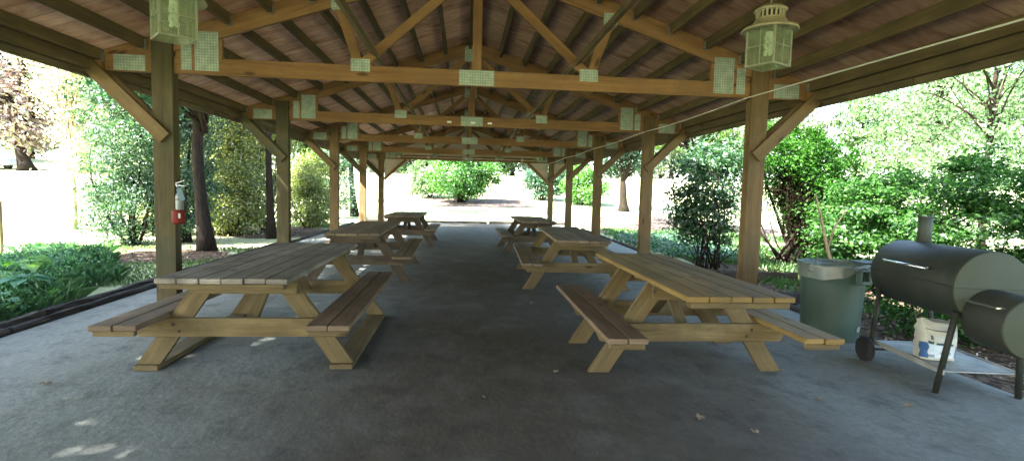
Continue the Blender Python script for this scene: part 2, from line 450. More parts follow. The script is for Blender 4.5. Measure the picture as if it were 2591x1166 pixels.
def plant(name, label, cat, loc, ells, leaf, nleaf, size, nclump, crad, seed, stems=5, stem_r=.025, trunk_h=0.0, trunk_r=0.0,
          group=None, bark=None, up=.5, asp=.5, flat=.7, inner=.5, lean=(0, 0), nlimb=14, crown='crown', rz=0.0, zmin=None, squeeze=1.0, base_spread=.12):
    """a shrub (several stems) or a tree (one trunk and limbs) with a leafy crown; ells in local metres"""
    rng = np.random.default_rng(seed)
    t = thing(name, label, cat, loc, rz, group)
    C = clumps(rng, ells, nclump, crad, inner)
    P = clump_leaves(rng, C, nleaf, crad, flat, zmin)
    ctr = np.average([e[:3] for e in ells], axis=0)
    outv = unit(P - ctr)*.6
    link(crown, leaves_mesh(crown, P, size, rng, up, outv, asp, squeeze=squeeze), leaf, t)
    mb = MB()
    if trunk_h > 0:
        top = np.array((lean[0], lean[1], trunk_h))
        pts = []; rr = []
        wob = rng.normal(size=2)*trunk_r*.9
        for k in range(9):
            f = k/8
            q = top*f; q[:2] += wob*math.sin(f*3.1)
            pts.append(q - np.array((0, 0, .15 if k == 0 else 0))); rr.append(trunk_r*(1.0 + .7*max(0, 1-f*6)) * (1-.4*f))
        mb.tube(pts, rr, 12)
        tg = C[rng.choice(len(C), min(nlimb, len(C)), replace=False)]
        for q in tg:
            f = rng.uniform(.55, 1.0)
            limbs(mb, top*f, [q], trunk_r*.42, rng, .3)
        part = 'trunk'
    else:
        tg = C[rng.choice(len(C), min(stems, len(C)), replace=False)]
        for q in tg:
            b = np.array((*(rng.normal(size=2)*base_spread), -.05))
            limbs(mb, b, [q], stem_r*rng.uniform(.6, 1.2), rng, .3)
        part = 'stem'
    mb.build(part, bark or M_BARK, t)
    return t

# ------------------------------------------------------------------ terrain
def ground_z(x, y):
    def sp(a, k=2.0): return np.log1p(np.exp(np.clip(a*k, -50, 50)))/k
    d = sp(y-23, 1.2) - sp(y-64, .5)
    e = sp(np.abs(x)-14, .8) - sp(np.abs(x)-60, .3)
    fade = 1/(1+np.exp(-(np.hypot(x, y)-13)*.8))
    bumps = .05*np.sin(x*.31+1)*np.sin(y*.23)*fade
    return -.05 + .085*d + .015*e*np.clip((y+5)/25, 0, 1) + bumps

def gz(x, y): return float(ground_z(np.array(float(x)), np.array(float(y))))

def lawn():
    xs = np.concatenate([np.linspace(-260, -62, 12), np.linspace(-58, 58, 117), np.linspace(62, 260, 12)])
    ys = np.concatenate([np.linspace(-90, -12, 8), np.linspace(-8, 90, 99), np.linspace(95, 330, 12)])
    X, Y = np.meshgrid(xs, ys); Z = ground_z(X, Y)
    V = np.stack([X, Y, Z], 2).reshape(-1, 3)
    nx, ny = len(xs), len(ys)
    F = [(j*nx+i, j*nx+i+1, (j+1)*nx+i+1, (j+1)*nx+i) for j in range(ny-1) for i in range(nx-1)]
    me = bpy.data.meshes.new('lawn'); me.from_pydata(V.tolist(), [], F)
    me.polygons.foreach_set('use_smooth', np.ones(len(F), bool))
    tag(link('lawn', me, M_LAWN), 'bright sunlit mown lawn rising around the pavilion', None, kind='structure')
lawn()

def sheet(name, poly, z, mat, label, thick=.04):
    mb = MB(); n = len(poly)
    for x, y in poly: mb.v.append((x, y, z))
    for x, y in poly: mb.v.append((x, y, z-thick))
    mb.face(list(range(n)), poly)
    mb.face(list(range(2*n-1, n-1, -1)), poly)
    for i in range(n):
        j = (i+1) % n
        mb.face([i, i+n, j+n, j], [(0, 0)]*4)
    return tag(mb.build(name, mat), label, None, kind='structure')

def xl(y): return -4.08 - .018*max(y-4, 0)*1.1        # left edge of the floor
def xr(y): return 3.9 + .034*max(y-4, 0)              # right edge
YF = 22.6
sheet('pavilion_floor', [(xl(-6), -6), (xr(-6), -6), (xr(4), 4), (xr(YF), YF), (xl(YF), YF), (xl(4), 4)], 0.0, M_FLOOR,
      'dark packed stone dust floor under the pavilion', .2)
sheet('mulch_bed', [(3.86, -3), (9.5, -3), (10.5, 8.5), (9.0, 12), (5.0, 12), (4.0, 6.0), (3.86, 4)], -.028, M_MULCH, 'brown bark mulch bed beside the smoker grill', .1)
# leaf litter under the trees on the far right and on the far side, following the rising lawn
def litter(name, pts, label, mat=M_LITTER):
    me = bpy.data.meshes.new(name)
    n = len(pts); cx = sum(p[0] for p in pts)/n; cy = sum(p[1] for p in pts)/n
    V = []; F = []
    rings = 9
    for k in range(rings+1):
        f = k/rings
        for (x, y) in pts:
            px, py = cx+(x-cx)*f, cy+(y-cy)*f
            V.append((px, py, gz(px, py)+.012))
    for k in range(rings):
        for i in range(n):
            j = (i+1) % n
            F.append((k*n+i, (k+1)*n+i, (k+1)*n+j, k*n+j))
    me.from_pydata(V, [], F); me.polygons.foreach_set('use_smooth', np.ones(len(F), bool))
    return tag(link(name, me, mat), label, None, kind='structure')
def blob(cx, cy, rx, ry, seed, n=36):
    r = np.random.default_rng(seed); ph = r.uniform(0, 6.3, 4)
    return [(cx+rx*math.cos(a)*(1+.12*math.sin(3*a+ph[0])+.08*math.sin(5*a+ph[1])), cy+ry*math.sin(a)*(1+.12*math.sin(2*a+ph[2])+.08*math.sin(7*a+ph[3]))) for a in np.linspace(0, 2*math.pi, n, endpoint=False)]
litter('leaf_litter_ground', blob(8.6, 21.5, 4.2, 5.2, 3), 'pinkish leaf litter in dappled shade right of the pavilion')
litter('leaf_litter_ground', blob(-.3, 31.8, 5.0, 2.4, 5), 'bare leaf strewn ground around the round bush at the far end')
litter('mulch_bed', blob(-5.9, 10.9, 1.25, 1.15, 6), 'dark brown mulch round the nearest hedge trunk', M_MULCH)
litter('mulch_bed', blob(-6.1, 16.9, 1.6, 2.3, 8), 'dark brown mulch under the far part of the left hedge', M_MULCH)

# ------------------------------------------------------------------ pavilion
Y1, SP, NB = 5.30, 3.283, 5
PI_, PW = 2.853, .187             # inner face and width of the posts
PX = PI_ + PW/2
H = 2.414                          # underside of the bottom chords
SL = 1/3                           # roof slope
def tc_low(x): return 3.563 - SL*abs(x)
def deck_z(x): return tc_low(x) + .205
YB0, YB1 = -10.5, Y1 + 4*SP + .55   # roof ends
pav = thing('picnic_pavilion', 'long open timber picnic pavilion with gabled roof on wooden posts', 'pavilion', (0, 0, 0))

def post(x, y, mat):
    mb = MB()
    s = 1 if x > 0 else -1
    for k, (d0, d1, top) in enumerate(((0, .0375, 2.70), (.0385, .0755, H), (.0765, .114, 2.70))):
        mb.box(x-PW/2+random.uniform(0, .002), x+PW/2-random.uniform(0, .002), y+d0, y+d1, 0.0, top, 'z')
    return mb.build('post', mat, pav, .004)

def knee(x, y, mats):
    s = 1 if x > 0 else -1
    for k, yy in enumerate((y-.0195, y+.1345)):
        mb = MB()
        mb.board((s*(PX-.03), yy, 1.80), (s*3.60, yy, 2.47), .125, .037, (s*-.69, 0, .72))
        mb.build('knee_brace', mats, pav, .003)

for i in range(NB):
    y = Y1 + SP*i
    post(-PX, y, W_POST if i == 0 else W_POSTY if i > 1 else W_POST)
    post(PX, y, W_POSTY)
    knee(-PX, y, W_POSTY if i in (0, 2) else W_POST)
    knee(PX, y, W_POSTY)

def plate(mb, x0, x1, z0, z1, yf, yb):
    mb.box(x0, x1, yf-.0025, yf, z0, z1, 'x')
    mb.box(x0, x1, yb, yb+.0025, z0, z1, 'x')

def truss(i):
    y = Y1 + SP*i
    yf, yb = y+.0385, y+.0765
    t = link('roof_truss', None, None, pav); t.empty_display_size = .1
    ym = (yf+yb)/2
    CH = .155
    m = MB(); m.box(-3.47, 3.47, yf, yb, H, H+CH, 'x'); m.build('bottom_chord', W_TRUSS, t, .003)
    for s in (-1, 1):
        m = MB()
        # top chord, from the heel to the ridge, mitred at both ends
        poly = [(s*3.47, tc_low(3.47)+.158), (s*3.02, H+CH), (s*.001, tc_low(0)), (s*.001, tc_low(0)+.198), (s*3.47, tc_low(3.47)+.198)]
        m.prism(poly, yf+.0004, yb-.0004); o = m.build('top_chord', W_TRUSS, t)
        me = o.data; uv = me.uv_layers[0]
        off = random.uniform(0, 20)
        for pl in me.polygons:
            for li in pl.loop_indices:
                v = me.vertices[me.loops[li].vertex_index].co
                uv.data[li].uv = (off + (abs(v.x)*.9487 - v.z*.3162), v.z*.9487 + abs(v.x)*.3162 + (0 if abs(pl.normal.y) > .5 else v.y*4))
        m = MB(); m.prism([(s*2.84, H+CH), (s*2.42, H+CH), (s*2.42, tc_low(2.42)), (s*2.84, tc_low(2.84))], yf-.0006, yb+.0006); m.build('heel_block', W_TRUSS, t)
        m = MB(); m.board((s*1.12, ym, H+CH+.012), (s*.05, ym, tc_low(0)-.03), .09, .036, (0, 0, 1)); m.build('inner_web', W_TRUSS, t, .002)
        m = MB(); m.board((s*1.15, ym, H+CH+.012), (s*1.335, ym, tc_low(1.335)-.004), .09, .036, (1, 0, 0)); m.build('outer_web', W_TRUSS, t, .002)
        m = MB()
        plate(m, s*2.45, s*2.665, H+.035, H+.40, yf-.0008, yb+.0008); plate(m, s*2.695, s*2.79, H+.035, H+.30, yf-.0008, yb+.0008)
        m.build('heel_plate', M_PLATE, t)
        m = MB(); plate(m, s*3.11, s*3.39, H+.01, H+.155, yf, yb); m.build('tail_plate', M_PLATE, t)
        m = MB(); plate(m, s*1.04, s*1.225, H+.095, H+.215, yf-.0006, yb+.0006); m.build('web_plate', M_PLATE, t)
        m = MB(); plate(m, s*1.27, s*1.41, tc_low(1.33)-.035, tc_low(1.33)+.075, yf-.0006, yb+.0006); m.build('rafter_plate', M_PLATE, t)
    m = MB(); m.box(-.045, .045, yf+.0008, yb-.0008, H+CH, tc_low(0)+.02, 'z'); m.build('king_post', W_TRUSS, t, .002)
    m = MB(); plate(m, -.175, .175, H+.008, H+.155, yf, yb); m.build('center_plate', M_PLATE, t)
    m = MB(); plate(m, -.13, .13, tc_low(0)-.12, tc_low(0)+.12, yf-.0006, yb+.0006); m.build('ridge_plate', M_PLATE, t)
    return t
trs = [truss(i) for i in range(NB)]

# small paper tags stapled to the second truss
m = MB()
for x in (-.36, .02, .29): m.box(x-.035, x+.035, Y1+SP+.033, Y1+SP+.0345, H+.045, H+.075, 'x')
m.build('paper_tag', plain('tag paper', (.8,.78,.7), .7, 0, .05), trs[1])

# purlins hung between the trusses, with steel hangers
PXS = [.045] + [.43 + .3825*k for k in range(9)]
PD = .105
bays = [(YB0, Y1+.036)] + [(Y1+SP*i+.079, Y1+SP*(i+1)+.036) for i in range(NB-1)]
for s in (-1, 1):
    for px in PXS:
        for (ya, yb_) in bays:
            m = MB(); x = s*px; zt = deck_z(x) - .003 - (.012 if px < .1 else 0)
            m.box(x-.019, x+.019, ya, yb_, zt-PD, zt, 'y')
            m.build('purlin', W_PURL, pav, .002)
for i in range(3):
    for s in (-1, 1):
        for px in PXS[1:]:
            y = Y1+SP*i; x = s*px; zt = deck_z(x)-.003
            hm = MB()
            for e in (-1, 1):
                hm.box(x+e*.0208-.0012, x+e*.0208+.0012, y-.012, y+.0355, zt-PD-.002, zt-.02, 'y')
            hm.box(x-.0195, x+.0195, y-.012, y+.0355, zt-PD-.0035, zt-PD-.0015, 'y')
            hm.build('joist_hanger', M_HANGER, pav)

# roof deck, eave beams, lateral braces, gable sheathing
for s in (-1, 1):
    m = MB(); b = 0
    xe = 3.72
    n = 40
    ys = np.linspace(YB0-.1, YB1, n)
    for k, y in enumerate(ys):
        for (x, dz) in ((0, 0), (xe, 0)):
            m.v.append((s*x, y, deck_z(x)+dz))
    for k in range(n-1):
        a = 2*k
        L = math.hypot(xe, xe*SL)
        m.face([a, a+1, a+3, a+2], [(0, ys[k]), (L, ys[k]), (L, ys[k+1]), (0, ys[k+1])])
    nb = len(m.v)
    for y in (ys[0], ys[-1]):
        for x in (0, xe): m.v.append((s*x, y, deck_z(x)+.045))
    m.face([nb, nb+2, nb+3, nb+1], [(0, 0), (0, 1), (1, 1), (1, 0)])
    m.face([1, nb+1, nb+3, 2*n-1], [(0, 0), (0, .1), (20, .1), (20, 0)])
    m.face([0, nb, nb+1, 1], [(0, 0)]*4); m.face([2*n-2, 2*n-1, nb+3, nb+2], [(0, 0)]*4)
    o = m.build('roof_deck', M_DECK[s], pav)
    m = MB()
    ca = YB0
    while ca < YB1-.1:
        cb = min(ca+3.66, YB1)
        m.box(s*3.6+s*.021-.019, s*3.6+s*.021+.019, ca, cb-.004, 2.345, 2.528, 'y')
        ca = cb
    m.build('eave_beam', W_EAVE, pav, .003)
    m = MB(); m.box(s*3.56-.018, s*3.56+.018, YB0, YB1, 2.40, 2.525, 'y'); m.build('eave_purlin', W_PURL, pav, .003)
    m = MB(); m.board((s*1.0, YB0, 2.685), (s*1.0, Y1+4*SP+.02, 2.685), .085, .037, (.84, 0, s*.54)); m.build('lateral_brace', W_PURL, pav, .002)
    for i in range(NB):
        y = Y1+SP*i
        m = MB(); m.box(s*3.475, s*3.54, y-.001, y+.115, 2.414, 2.56, 'z'); m.build('tail_block', W_TRUSS, pav, .003)
yE = Y1+4*SP
m = MB()
m.prism([(-3.5, H+.002), (3.5, H+.002), (3.5, deck_z(3.5)-.003), (0, deck_z(0)-.003), (-3.5, deck_z(3.5)-.003)], yE+.118, yE+.132)
m.build('gable_panel', W_PLY, pav)
for s in (-1, 1):
    m = MB(); m.prism([(s*2.0, H-.001), (s*2.84, H-.001), (s*2.84, 1.68)], yE+.118, yE+.131); m.build('corner_gusset', W_PLY, pav)
    m = MB(); m.prism([(s*3.055, 1.80), (s*3.055, H-.001), (s*3.52, H-.001), (s*3.5, 2.25)], yE+.118, yE+.131); m.build('outer_gusset', W_PLY, pav)
    m = MB(); m.board((s*2.11, yE+.058, H-.01), (s*2.84, yE+.058, 1.72), .09, .09, (s, 0, 1)); m.build('end_brace', W_TRUSS, pav, .003)
# electrical pipe along the last truss
m = MB(); m.tube([(-2.75, yE+.02, 2.50), (-.2, yE+.02, 2.505), (2.7, yE+.02, 2.50)], .013, 8)
for x in (-2.35, -1.35, -.05, 1.0, 1.9): m.box(x-.045, x+.045, yE-.01, yE+.036, 2.46, 2.55, 'x')
m.build('conduit', plain('painted pipe', (.62,.55,.44), .5), pav)

# ------------------------------------------------------------------ cable
m = MB(); pts = []
for k in range(49):
    y = -1.4 + k*(yE+.3+1.4)/48
    f = ((y - Y1 + 10*SP) % SP)/SP
    x = 2.79 if y > Y1 else 2.79 - .035*(Y1-y)
    z = 2.405 - .035*max(0, Y1-y) - .05*math.sin(math.pi*f)*(y > Y1)*.5
    pts.append((x, y, z))
m.tube(pts, .006, 6)
tag(m.build('cable', plain('white cable', (.66,.64,.55), .5, 0, .08)), 'thin white cable strung along the right hand posts under the roof', 'cable')

# ------------------------------------------------------------------ lanterns
M_BRASS = plain('chalky painted lantern metal', (.34,.30,.17), .55, .1, .15, 20, .1)
M_IRON0 = plain('vent shade metal', (.012,.012,.01), .8)  # black colour stands in for the dark behind the vent slots
M_LFRAME = plain('dull lantern frame', (.26,.27,.18), .55, .3, .2, 20)
def glassmat():
    t = NT('dusty lantern glass')
    p = t.n('ShaderNodeTexCoord').outputs['Object']
    nz = t.noise(p, 9, 5, .65)
    tr = t.n('ShaderNodeBsdfTransparent', inp={'Color': (.9, .95, .86, 1)})
    df = t.n('ShaderNodeBsdfDiffuse', inp={'Color': (.52, .55, .42, 1)})
    tl = t.n('ShaderNodeBsdfTranslucent', inp={'Color': (.6, .64, .5, 1)})
    dd = t.n('ShaderNodeMixShader', inp={0: .5}); t.ln(df.outputs[0], dd.inputs[1]); t.ln(tl.outputs[0], dd.inputs[2])
    gl = t.n('ShaderNodeBsdfGlossy', inp={'Roughness': .12, 'Color': (.9, .95, .9, 1)})
    m1 = t.n('ShaderNodeMixShader'); m1.inputs[0].default_value = .13
    t.ln(tr.outputs[0], m1.inputs[1]); t.ln(dd.outputs[0], m1.inputs[2])
    m2 = t.n('ShaderNodeMixShader', inp={0: .07}); t.ln(m1.outputs[0], m2.inputs[1]); t.ln(gl.outputs[0], m2.inputs[2])
    t.ln(m2.outputs[0], t.out.inputs['Surface'])
    return t.m
M_GLASS = glassmat()
M_BULB = plain('white bulb', (.85,.85,.8), .3, 0, .02)
def lantern(label, loc, rz, rod):
    """square glazed lantern: z=0 at its glass bottom"""
    t = thing('hanging_lantern', label, 'lantern', loc, rz, 'glazed lanterns hanging from the pavilion roof')
    a, h = .092, .235
    m = MB()
    for sx in (-1, 1):
        for sy in (-1, 1):
            m.box(sx*a-.006, sx*a+.006, sy*a-.006, sy*a+.006, 0, h, 'z')
    for sx in (-1, 1):
        m.box(sx*a-.005, sx*a+.005, -a+.006, a-.006, 0.0, .010, 'y'); m.box(-a+.006, a-.006, sx*a-.005, sx*a+.005, 0.0, .010, 'x')
        m.box(sx*(a+.003)-.002, sx*(a+.003)+.002, -a+.006, a-.006, h*.52, h*.52+.004, 'y'); m.box(-a+.006, a-.006, sx*(a+.003)-.002, sx*(a+.003)+.002, h*.52, h*.52+.004, 'x')
        m.box(sx*(a+.003)-.003, sx*(a+.003)+.003, -.003, .003, .010, h, 'z'); m.box(-.003, .003, sx*(a+.003)-.003, sx*(a+.003)+.003, .010, h, 'z')
    fr = m.build('frame', M_LFRAME, t)
    m = MB()
    for sx in (-1, 1):
        m.box(sx*a-.0012, sx*a+.0012, -a+.007, a-.007, .011, h-.002, 'y'); m.box(-a+.007, a-.007, sx*a-.0012, sx*a+.0012, .011, h-.002, 'x')
    m.box(-a+.006, a-.006, -a+.006, a-.006, .001, .0035, 'x')
    m.build('glass_pane', M_GLASS, t)
    m = MB()
    m.lathe([(.0, h+.002), (.160, h-.006), (.168, h-.014), (.172, h-.008), (.166, h+.006), (.128, h+.020), (.106, h+.034), (.098, h+.052), (.088, h+.060), (.0, h+.061)], n=40)
    m.build('hood', M_BRASS, t)
    m = MB()
    m.lathe([(.062, h+.06), (.062, h+.125)], n=24, mi=1)
    for k in range(20):
        an = 2*math.pi*k/20; c, s = math.cos(an), math.sin(an)
        m.obox((c*.083, s*.083, h+.092), ((0, 0, 1), (-s, c, 0), (c, s, 0)), (.032, .0062, .003))
    m.lathe([(.088, h+.060), (.088, h+.070), (.080, h+.070)], n=32); m.lathe([(.0, h+.112), (.094, h+.112), (.100, h+.119), (.095, h+.127), (.06, h+.150), (.0, h+.154)], n=32)
    m.build('vent_cap', [M_BRASS, M_IRON0], t)
    m = MB(); m.tube([(0, 0, h+.15), (0, 0, h+.15+rod)], .006, 8); m.build('rod', M_LFRAME, t)
    m = MB()
    m.lathe([(.0, h*.96), (.022, h*.95), (.024, h*.82), (.0, h*.81)], n=14)
    for k in range(3):
        an = 2*math.pi*k/3
        m.tube([(.018*math.cos(an+q*.5), .018*math.sin(an+q*.5), h*(.83-.055*q)) for q in range(10)], .011, 7)
    m.build('bulb', M_BULB, t)
    return t
def rod_len(x, z): return deck_z(x) - PD - (z+.235+.15) + .02
lantern('large pale hanging lantern in front of the nearest right hand post', (1.83, 3.30, 2.215), R(28), rod_len(1.83, 2.215))
lantern('large pale hanging lantern cut by the picture top, before the nearest left hand post', (-1.80, 3.30, 2.205), R(40), rod_len(1.8, 2.205))
lantern('tiny far lantern at the right end of the last roof truss', (2.27, 17.0, 2.40), R(45), rod_len(2.27, 2.40))
lantern('tiny far lantern at the left end of the last roof truss', (-2.12, 17.0, 2.47), R(45), rod_len(2.12, 2.47))

# small dark ornaments hanging below the far end beam
for x, lb in ((-1.42, 'small dark ornament hanging over the left side of the far round bush'), (1.30, 'small dark ornament hanging right of the far round bush')):
    t = thing('hanging_ornament', lb, 'ornament', (x, yE+.30, 2.27), 0, 'dark ornaments hanging at the far gable')
    m = MB(); m.lathe([(0, -.075), (.03, -.06), (.055, -.02), (.04, .03), (.012, .06), (0, .062)], n=14); m.build('body', plain('dark bronze', (.03,.03,.03), .5, .3), t)
    m = MB(); m.tube([(0, 0, .055), (0, 0, .20)], .004, 5); m.build('hook', M_LFRAME, t)

# ------------------------------------------------------------------ picnic tables
M_BOLT = plain('rusty bolt', (.07,.05,.035), .6, .4, .25, 40)
def table(label, cx, y0, L, W, n, yaw, mats, runners=False, boff=.68, leg_in=.43, bench_in=.0, bw=.285, bolts=False, bx=0.0):
    top_m, bench_m, leg_m = mats
    t = thing('picnic_table', label, 'picnic table', (cx, y0, 0), yaw, 'wooden picnic tables in two rows')
    m = MB(); pw = W/n
    for k in range(n):
        x0 = -W/2 + k*pw + .0025; x1 = x0 + pw - .005
        e = random.uniform(-.008, .008); e2 = random.uniform(-.008, .008); dz = random.uniform(-.002, .002)
        m.box(x0, x1, e, L+e2, .712+dz, .75+dz, 'y')
    m.build('tabletop', top_m, t, .005)
    for yy in (.012, L-.05-.0):
        m = MB(); m.box(-W/2+.03, W/2-.03, yy, yy+.085, .672, .7095, 'x'); m.build('cleat', leg_m, t, .004)
    m = MB(); m.box(-W/2+.06, W/2-.06, L/2-.045, L/2+.045, .672, .7095, 'x'); m.build('cleat', leg_m, t, .004)
    zb = .43
    for s in (-1, 1):
        m = MB()
        for k in (0, 1):
            xa = s*boff + bx + (-bw/2 + k*bw/2) + .003
            e = random.uniform(-.01, .01)
            m.box(xa, xa+bw/2-.006, bench_in+e, L-bench_in+e, zb-.038, zb, 'y')
        bo = m.build('bench', bench_m[s > 0] if isinstance(bench_m, tuple) else bench_m, t, .005)
        m = MB(); m.box(s*boff+bx-bw/2+.02, s*boff+bx+bw/2-.02, bench_in+.012, bench_in+.05, zb-.076, zb-.0405, 'x'); m.build('cleat', leg_m, bo, .003)
    zl = .038 if runners else 0.0
    for j, yy in enumerate((leg_in, L-leg_in)):
        d = -1 if j == 0 else 1
        # bench beam across both benches, outside the legs
        ya = yy + d*.0205
        m = MB()
        m.prism([(-boff-bw/2+.05+bx, .392), (-boff-bw/2+.05+bx, .352), (-boff-bw/2+.10+bx, .252), (boff+bw/2-.10+bx, .252), (boff+bw/2-.05+bx, .352), (boff+bw/2-.05+bx, .392)], min(ya, ya+d*.038), max(ya, ya+d*.038))
        m.build('bench_beam', leg_m, t, .004)
        # cleat beam under the top against the legs
        m = MB(); m.box(-W/2+.05, W/2-.05, min(ya, ya+d*.038), max(ya, ya+d*.038), .575, .7095, 'x'); m.build('top_beam', leg_m, t, .004)
        for s in (-1, 1):
            m = MB()
            x_t, x_b, hw = s*.245, s*(.70), .082
            m.prism([(x_b-hw, zl), (x_b+hw, zl), (x_t+hw, .7095), (x_t-hw, .7095)], yy-.019, yy+.019)
            o = m.build('leg', leg_m, t)
            me = o.data; off = random.uniform(0, 30)
            for pl in me.polygons:
                for li in pl.loop_indices:
                    v = me.vertices[me.loops[li].vertex_index].co
                    me.uv_layers[0].data[li].uv = (off + v.z*1.1, off + (v.x - x_b - (x_t-x_b)*(v.z/.71)) + (0 if abs(pl.normal.y) > .5 else v.y))
        # diagonal brace from the beam up to the middle of the top
        m = MB(); m.board((0, yy - d*.04, .31), (0, yy - d*(.16+L*.16), .668), .088, .037, (1, 0, 0)); m.build('diagonal_brace', leg_m, t, .003)
    if bolts:
        for s in (-1, 1):
            for (bx_, bz) in ((s*.50, .345), (s*.46, .295), (s*.30, .645)):
                m = MB(); m.lathe([(0, -.007), (.009, -.006), (.012, -.002), (.012, .0)], (bx_, leg_in-.0205-.0382, bz), 10, True, 0, 'y'); m.build('bolt', M_BOLT, t)
    if runners:
        for s in (-1, 1):
            m = MB(); m.box(s*.70-.085, s*.70+.085, leg_in-.06, L-leg_in+.06, .0, .037, 'y'); m.build('runner', leg_m, t, .004)
    return t
table('grey weathered picnic table on ground runners, largest on the left row', -1.712, 3.64, 2.46, .858, 6, R(.3), (W_GREY, W_BENCH, W_LEG), True, boff=.69, bw=.30, bolts=True)
table('yellowish picnic table beside the trash can, largest on the right row', 1.655, 3.13, 2.38, .715, 5, R(-.3), (W_YELLOW, (W_BENCH, W_YELLOW), W_LEG), False, boff=.685, leg_in=.80, bench_in=.18, bw=.28, bx=.02, bolts=True)
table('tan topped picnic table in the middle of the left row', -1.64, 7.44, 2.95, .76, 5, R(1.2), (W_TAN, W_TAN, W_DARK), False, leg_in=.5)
table('tan topped picnic table in the middle of the right row', 1.50, 6.88, 2.95, .74, 5, R(-3.0), (W_TAN, W_TAN, W_LEG), False, leg_in=.5)
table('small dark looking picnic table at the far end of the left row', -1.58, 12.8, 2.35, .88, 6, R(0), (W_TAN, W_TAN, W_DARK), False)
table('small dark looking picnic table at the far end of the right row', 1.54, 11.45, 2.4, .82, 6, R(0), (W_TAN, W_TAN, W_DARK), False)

# ------------------------------------------------------------------ trash can
M_CAN = plain('grey green bin plastic', (.05,.082,.06), .5, 0, .12, 3, .05, col2=(.036,.06,.045))
def bagmat():
    t = NT('thin clear bin liner')
    tr = t.n('ShaderNodeBsdfTransparent', inp={'Color': (.8,.84,.8,1)})
    d = t.n('ShaderNodeBsdfDiffuse', inp={'Color': (.3,.33,.26,1)})
    tl = t.n('ShaderNodeBsdfTranslucent', inp={'Color': (.36,.4,.31,1)})
    a = t.n('ShaderNodeMixShader', inp={0: .5}); t.ln(d.outputs[0], a.inputs[1]); t.ln(tl.outputs[0], a.inputs[2])
    nz = t.noise(t.n('ShaderNodeTexCoord').outputs['Object'], 7, 4)
    b = t.n('ShaderNodeMixShader'); t.ln(t.math('ADD', t.math('MULTIPLY', nz, .6), .15), b.inputs[0]); t.ln(tr.outputs[0], b.inputs[1]); t.ln(a.outputs[0], b.inputs[2])
    g = t.n('ShaderNodeBsdfGlossy', inp={'Roughness': .35}); c = t.n('ShaderNodeMixShader', inp={0: .05}); t.ln(b.outputs[0], c.inputs[1]); t.ln(g.outputs[0], c.inputs[2])
    t.ln(c.outputs[0], t.out.inputs['Surface']); return t.m
M_LINER = bagmat()
def trashcan():
    t = thing('trash_can', 'grey green plastic trash can with clear liner beside the smoker grill', 'trash can', (3.60, 4.93, 0), R(-76))
    m = MB()
    m.lathe([(0, .0), (.248, .0), (.256, .012), (.268, .25), (.283, .56), (.287, .60), (.296, .615), (.299, .665), (.306, .69), (.312, .72), (.318, .725), (.318, .745), (.300, .748), (.292, .73), (.272, .4), (.25, .05), (0, .05)], n=48)
    m.build('barrel', M_CAN, t)
    for s in (-1, 1):
        m = MB()
        # strap handle standing out under the rim
        m.box(s*.30, s*.352, -.070, -.048, .58, .705, 'z'); m.box(s*.30, s*.352, .048, .070, .58, .705, 'z')
        m.box(s*.335, s*.356, -.048, .048, .58, .612, 'y'); m.box(s*.30, s*.356, -.072, .072, .7055, .722, 'y')
        m.build('handle', M_CAN, t, .005)
    rng = np.random.default_rng(4); m = MB(); n = 64
    ph = rng.uniform(0, 6.28, 6)
    def rad(a, f): return .322 + .006*math.sin(5*a+ph[0])*f + .005*math.sin(13*a+ph[1])*f + .002*math.sin(29*a+ph[2])
    rings = []
    hem = [.635 + .03*math.sin(2*a+ph[3]) + .015*math.sin(3*a+ph[4]) + .006*math.sin(9*a+ph[5]) + .10*math.exp(-(((a+math.pi)%(2*math.pi)-math.pi)/.42)**2) - .12*math.exp(-(((a-.75+math.pi)%(2*math.pi)-math.pi)/.3)**2) for a in np.linspace(0, 2*math.pi, n, endpoint=False)]
    for k in range(9):
        for q in range(n):
            a = 2*math.pi*q/n
            if k == 0: r, z = .285, .70
            elif k == 1: r, z = .300, .757 + .006*math.sin(7*a)
            elif k == 2: r, z = .325, .756 + .005*math.sin(7*a)
            else:
                f = (k-2)/6; z = .75 + (hem[q]-.75)*f; r = rad(a, f) + .012*f
            m.v.append((r*math.cos(a), r*math.sin(a), z))
    for k in range(8):
        for q in range(n):
            q2 = (q+1) % n
            m.face([k*n+q, k*n+q2, (k+1)*n+q2, (k+1)*n+q], [(0, 0)]*4, True)
    # tied knot and tail on one side
    m.tube([(.34*math.cos(.3+.05*k), .34*math.sin(.3+.05*k), .74-.03*k) for k in range(6)], [.012, .022, .026, .02, .012, .004], 8)
    m.build('liner_bag', M_LINER, t)
    # small worn pale emblem near the foot, three short bars in a triangle
    m = MB(); a0 = R(12)
    for k in range(3):
        an = 2*math.pi*k/3 + .5; an2 = an + 2*math.pi/3
        q = []
        for b in (an+.25, an2-.25):
            du, dz = .026*math.cos(b), .026*math.sin(b)
            z = .13+dz; rr = .2635 + .02*(z-.05)/.25 + .004
            q.append((rr*math.cos(a0+du/rr), rr*math.sin(a0+du/rr), z))
        m.board(q[0], q[1], .013, .003, (0, 0, 1))
    m.build('emblem', plain('worn pale print', (.3,.36,.32), .7), t)
    return t
trashcan()

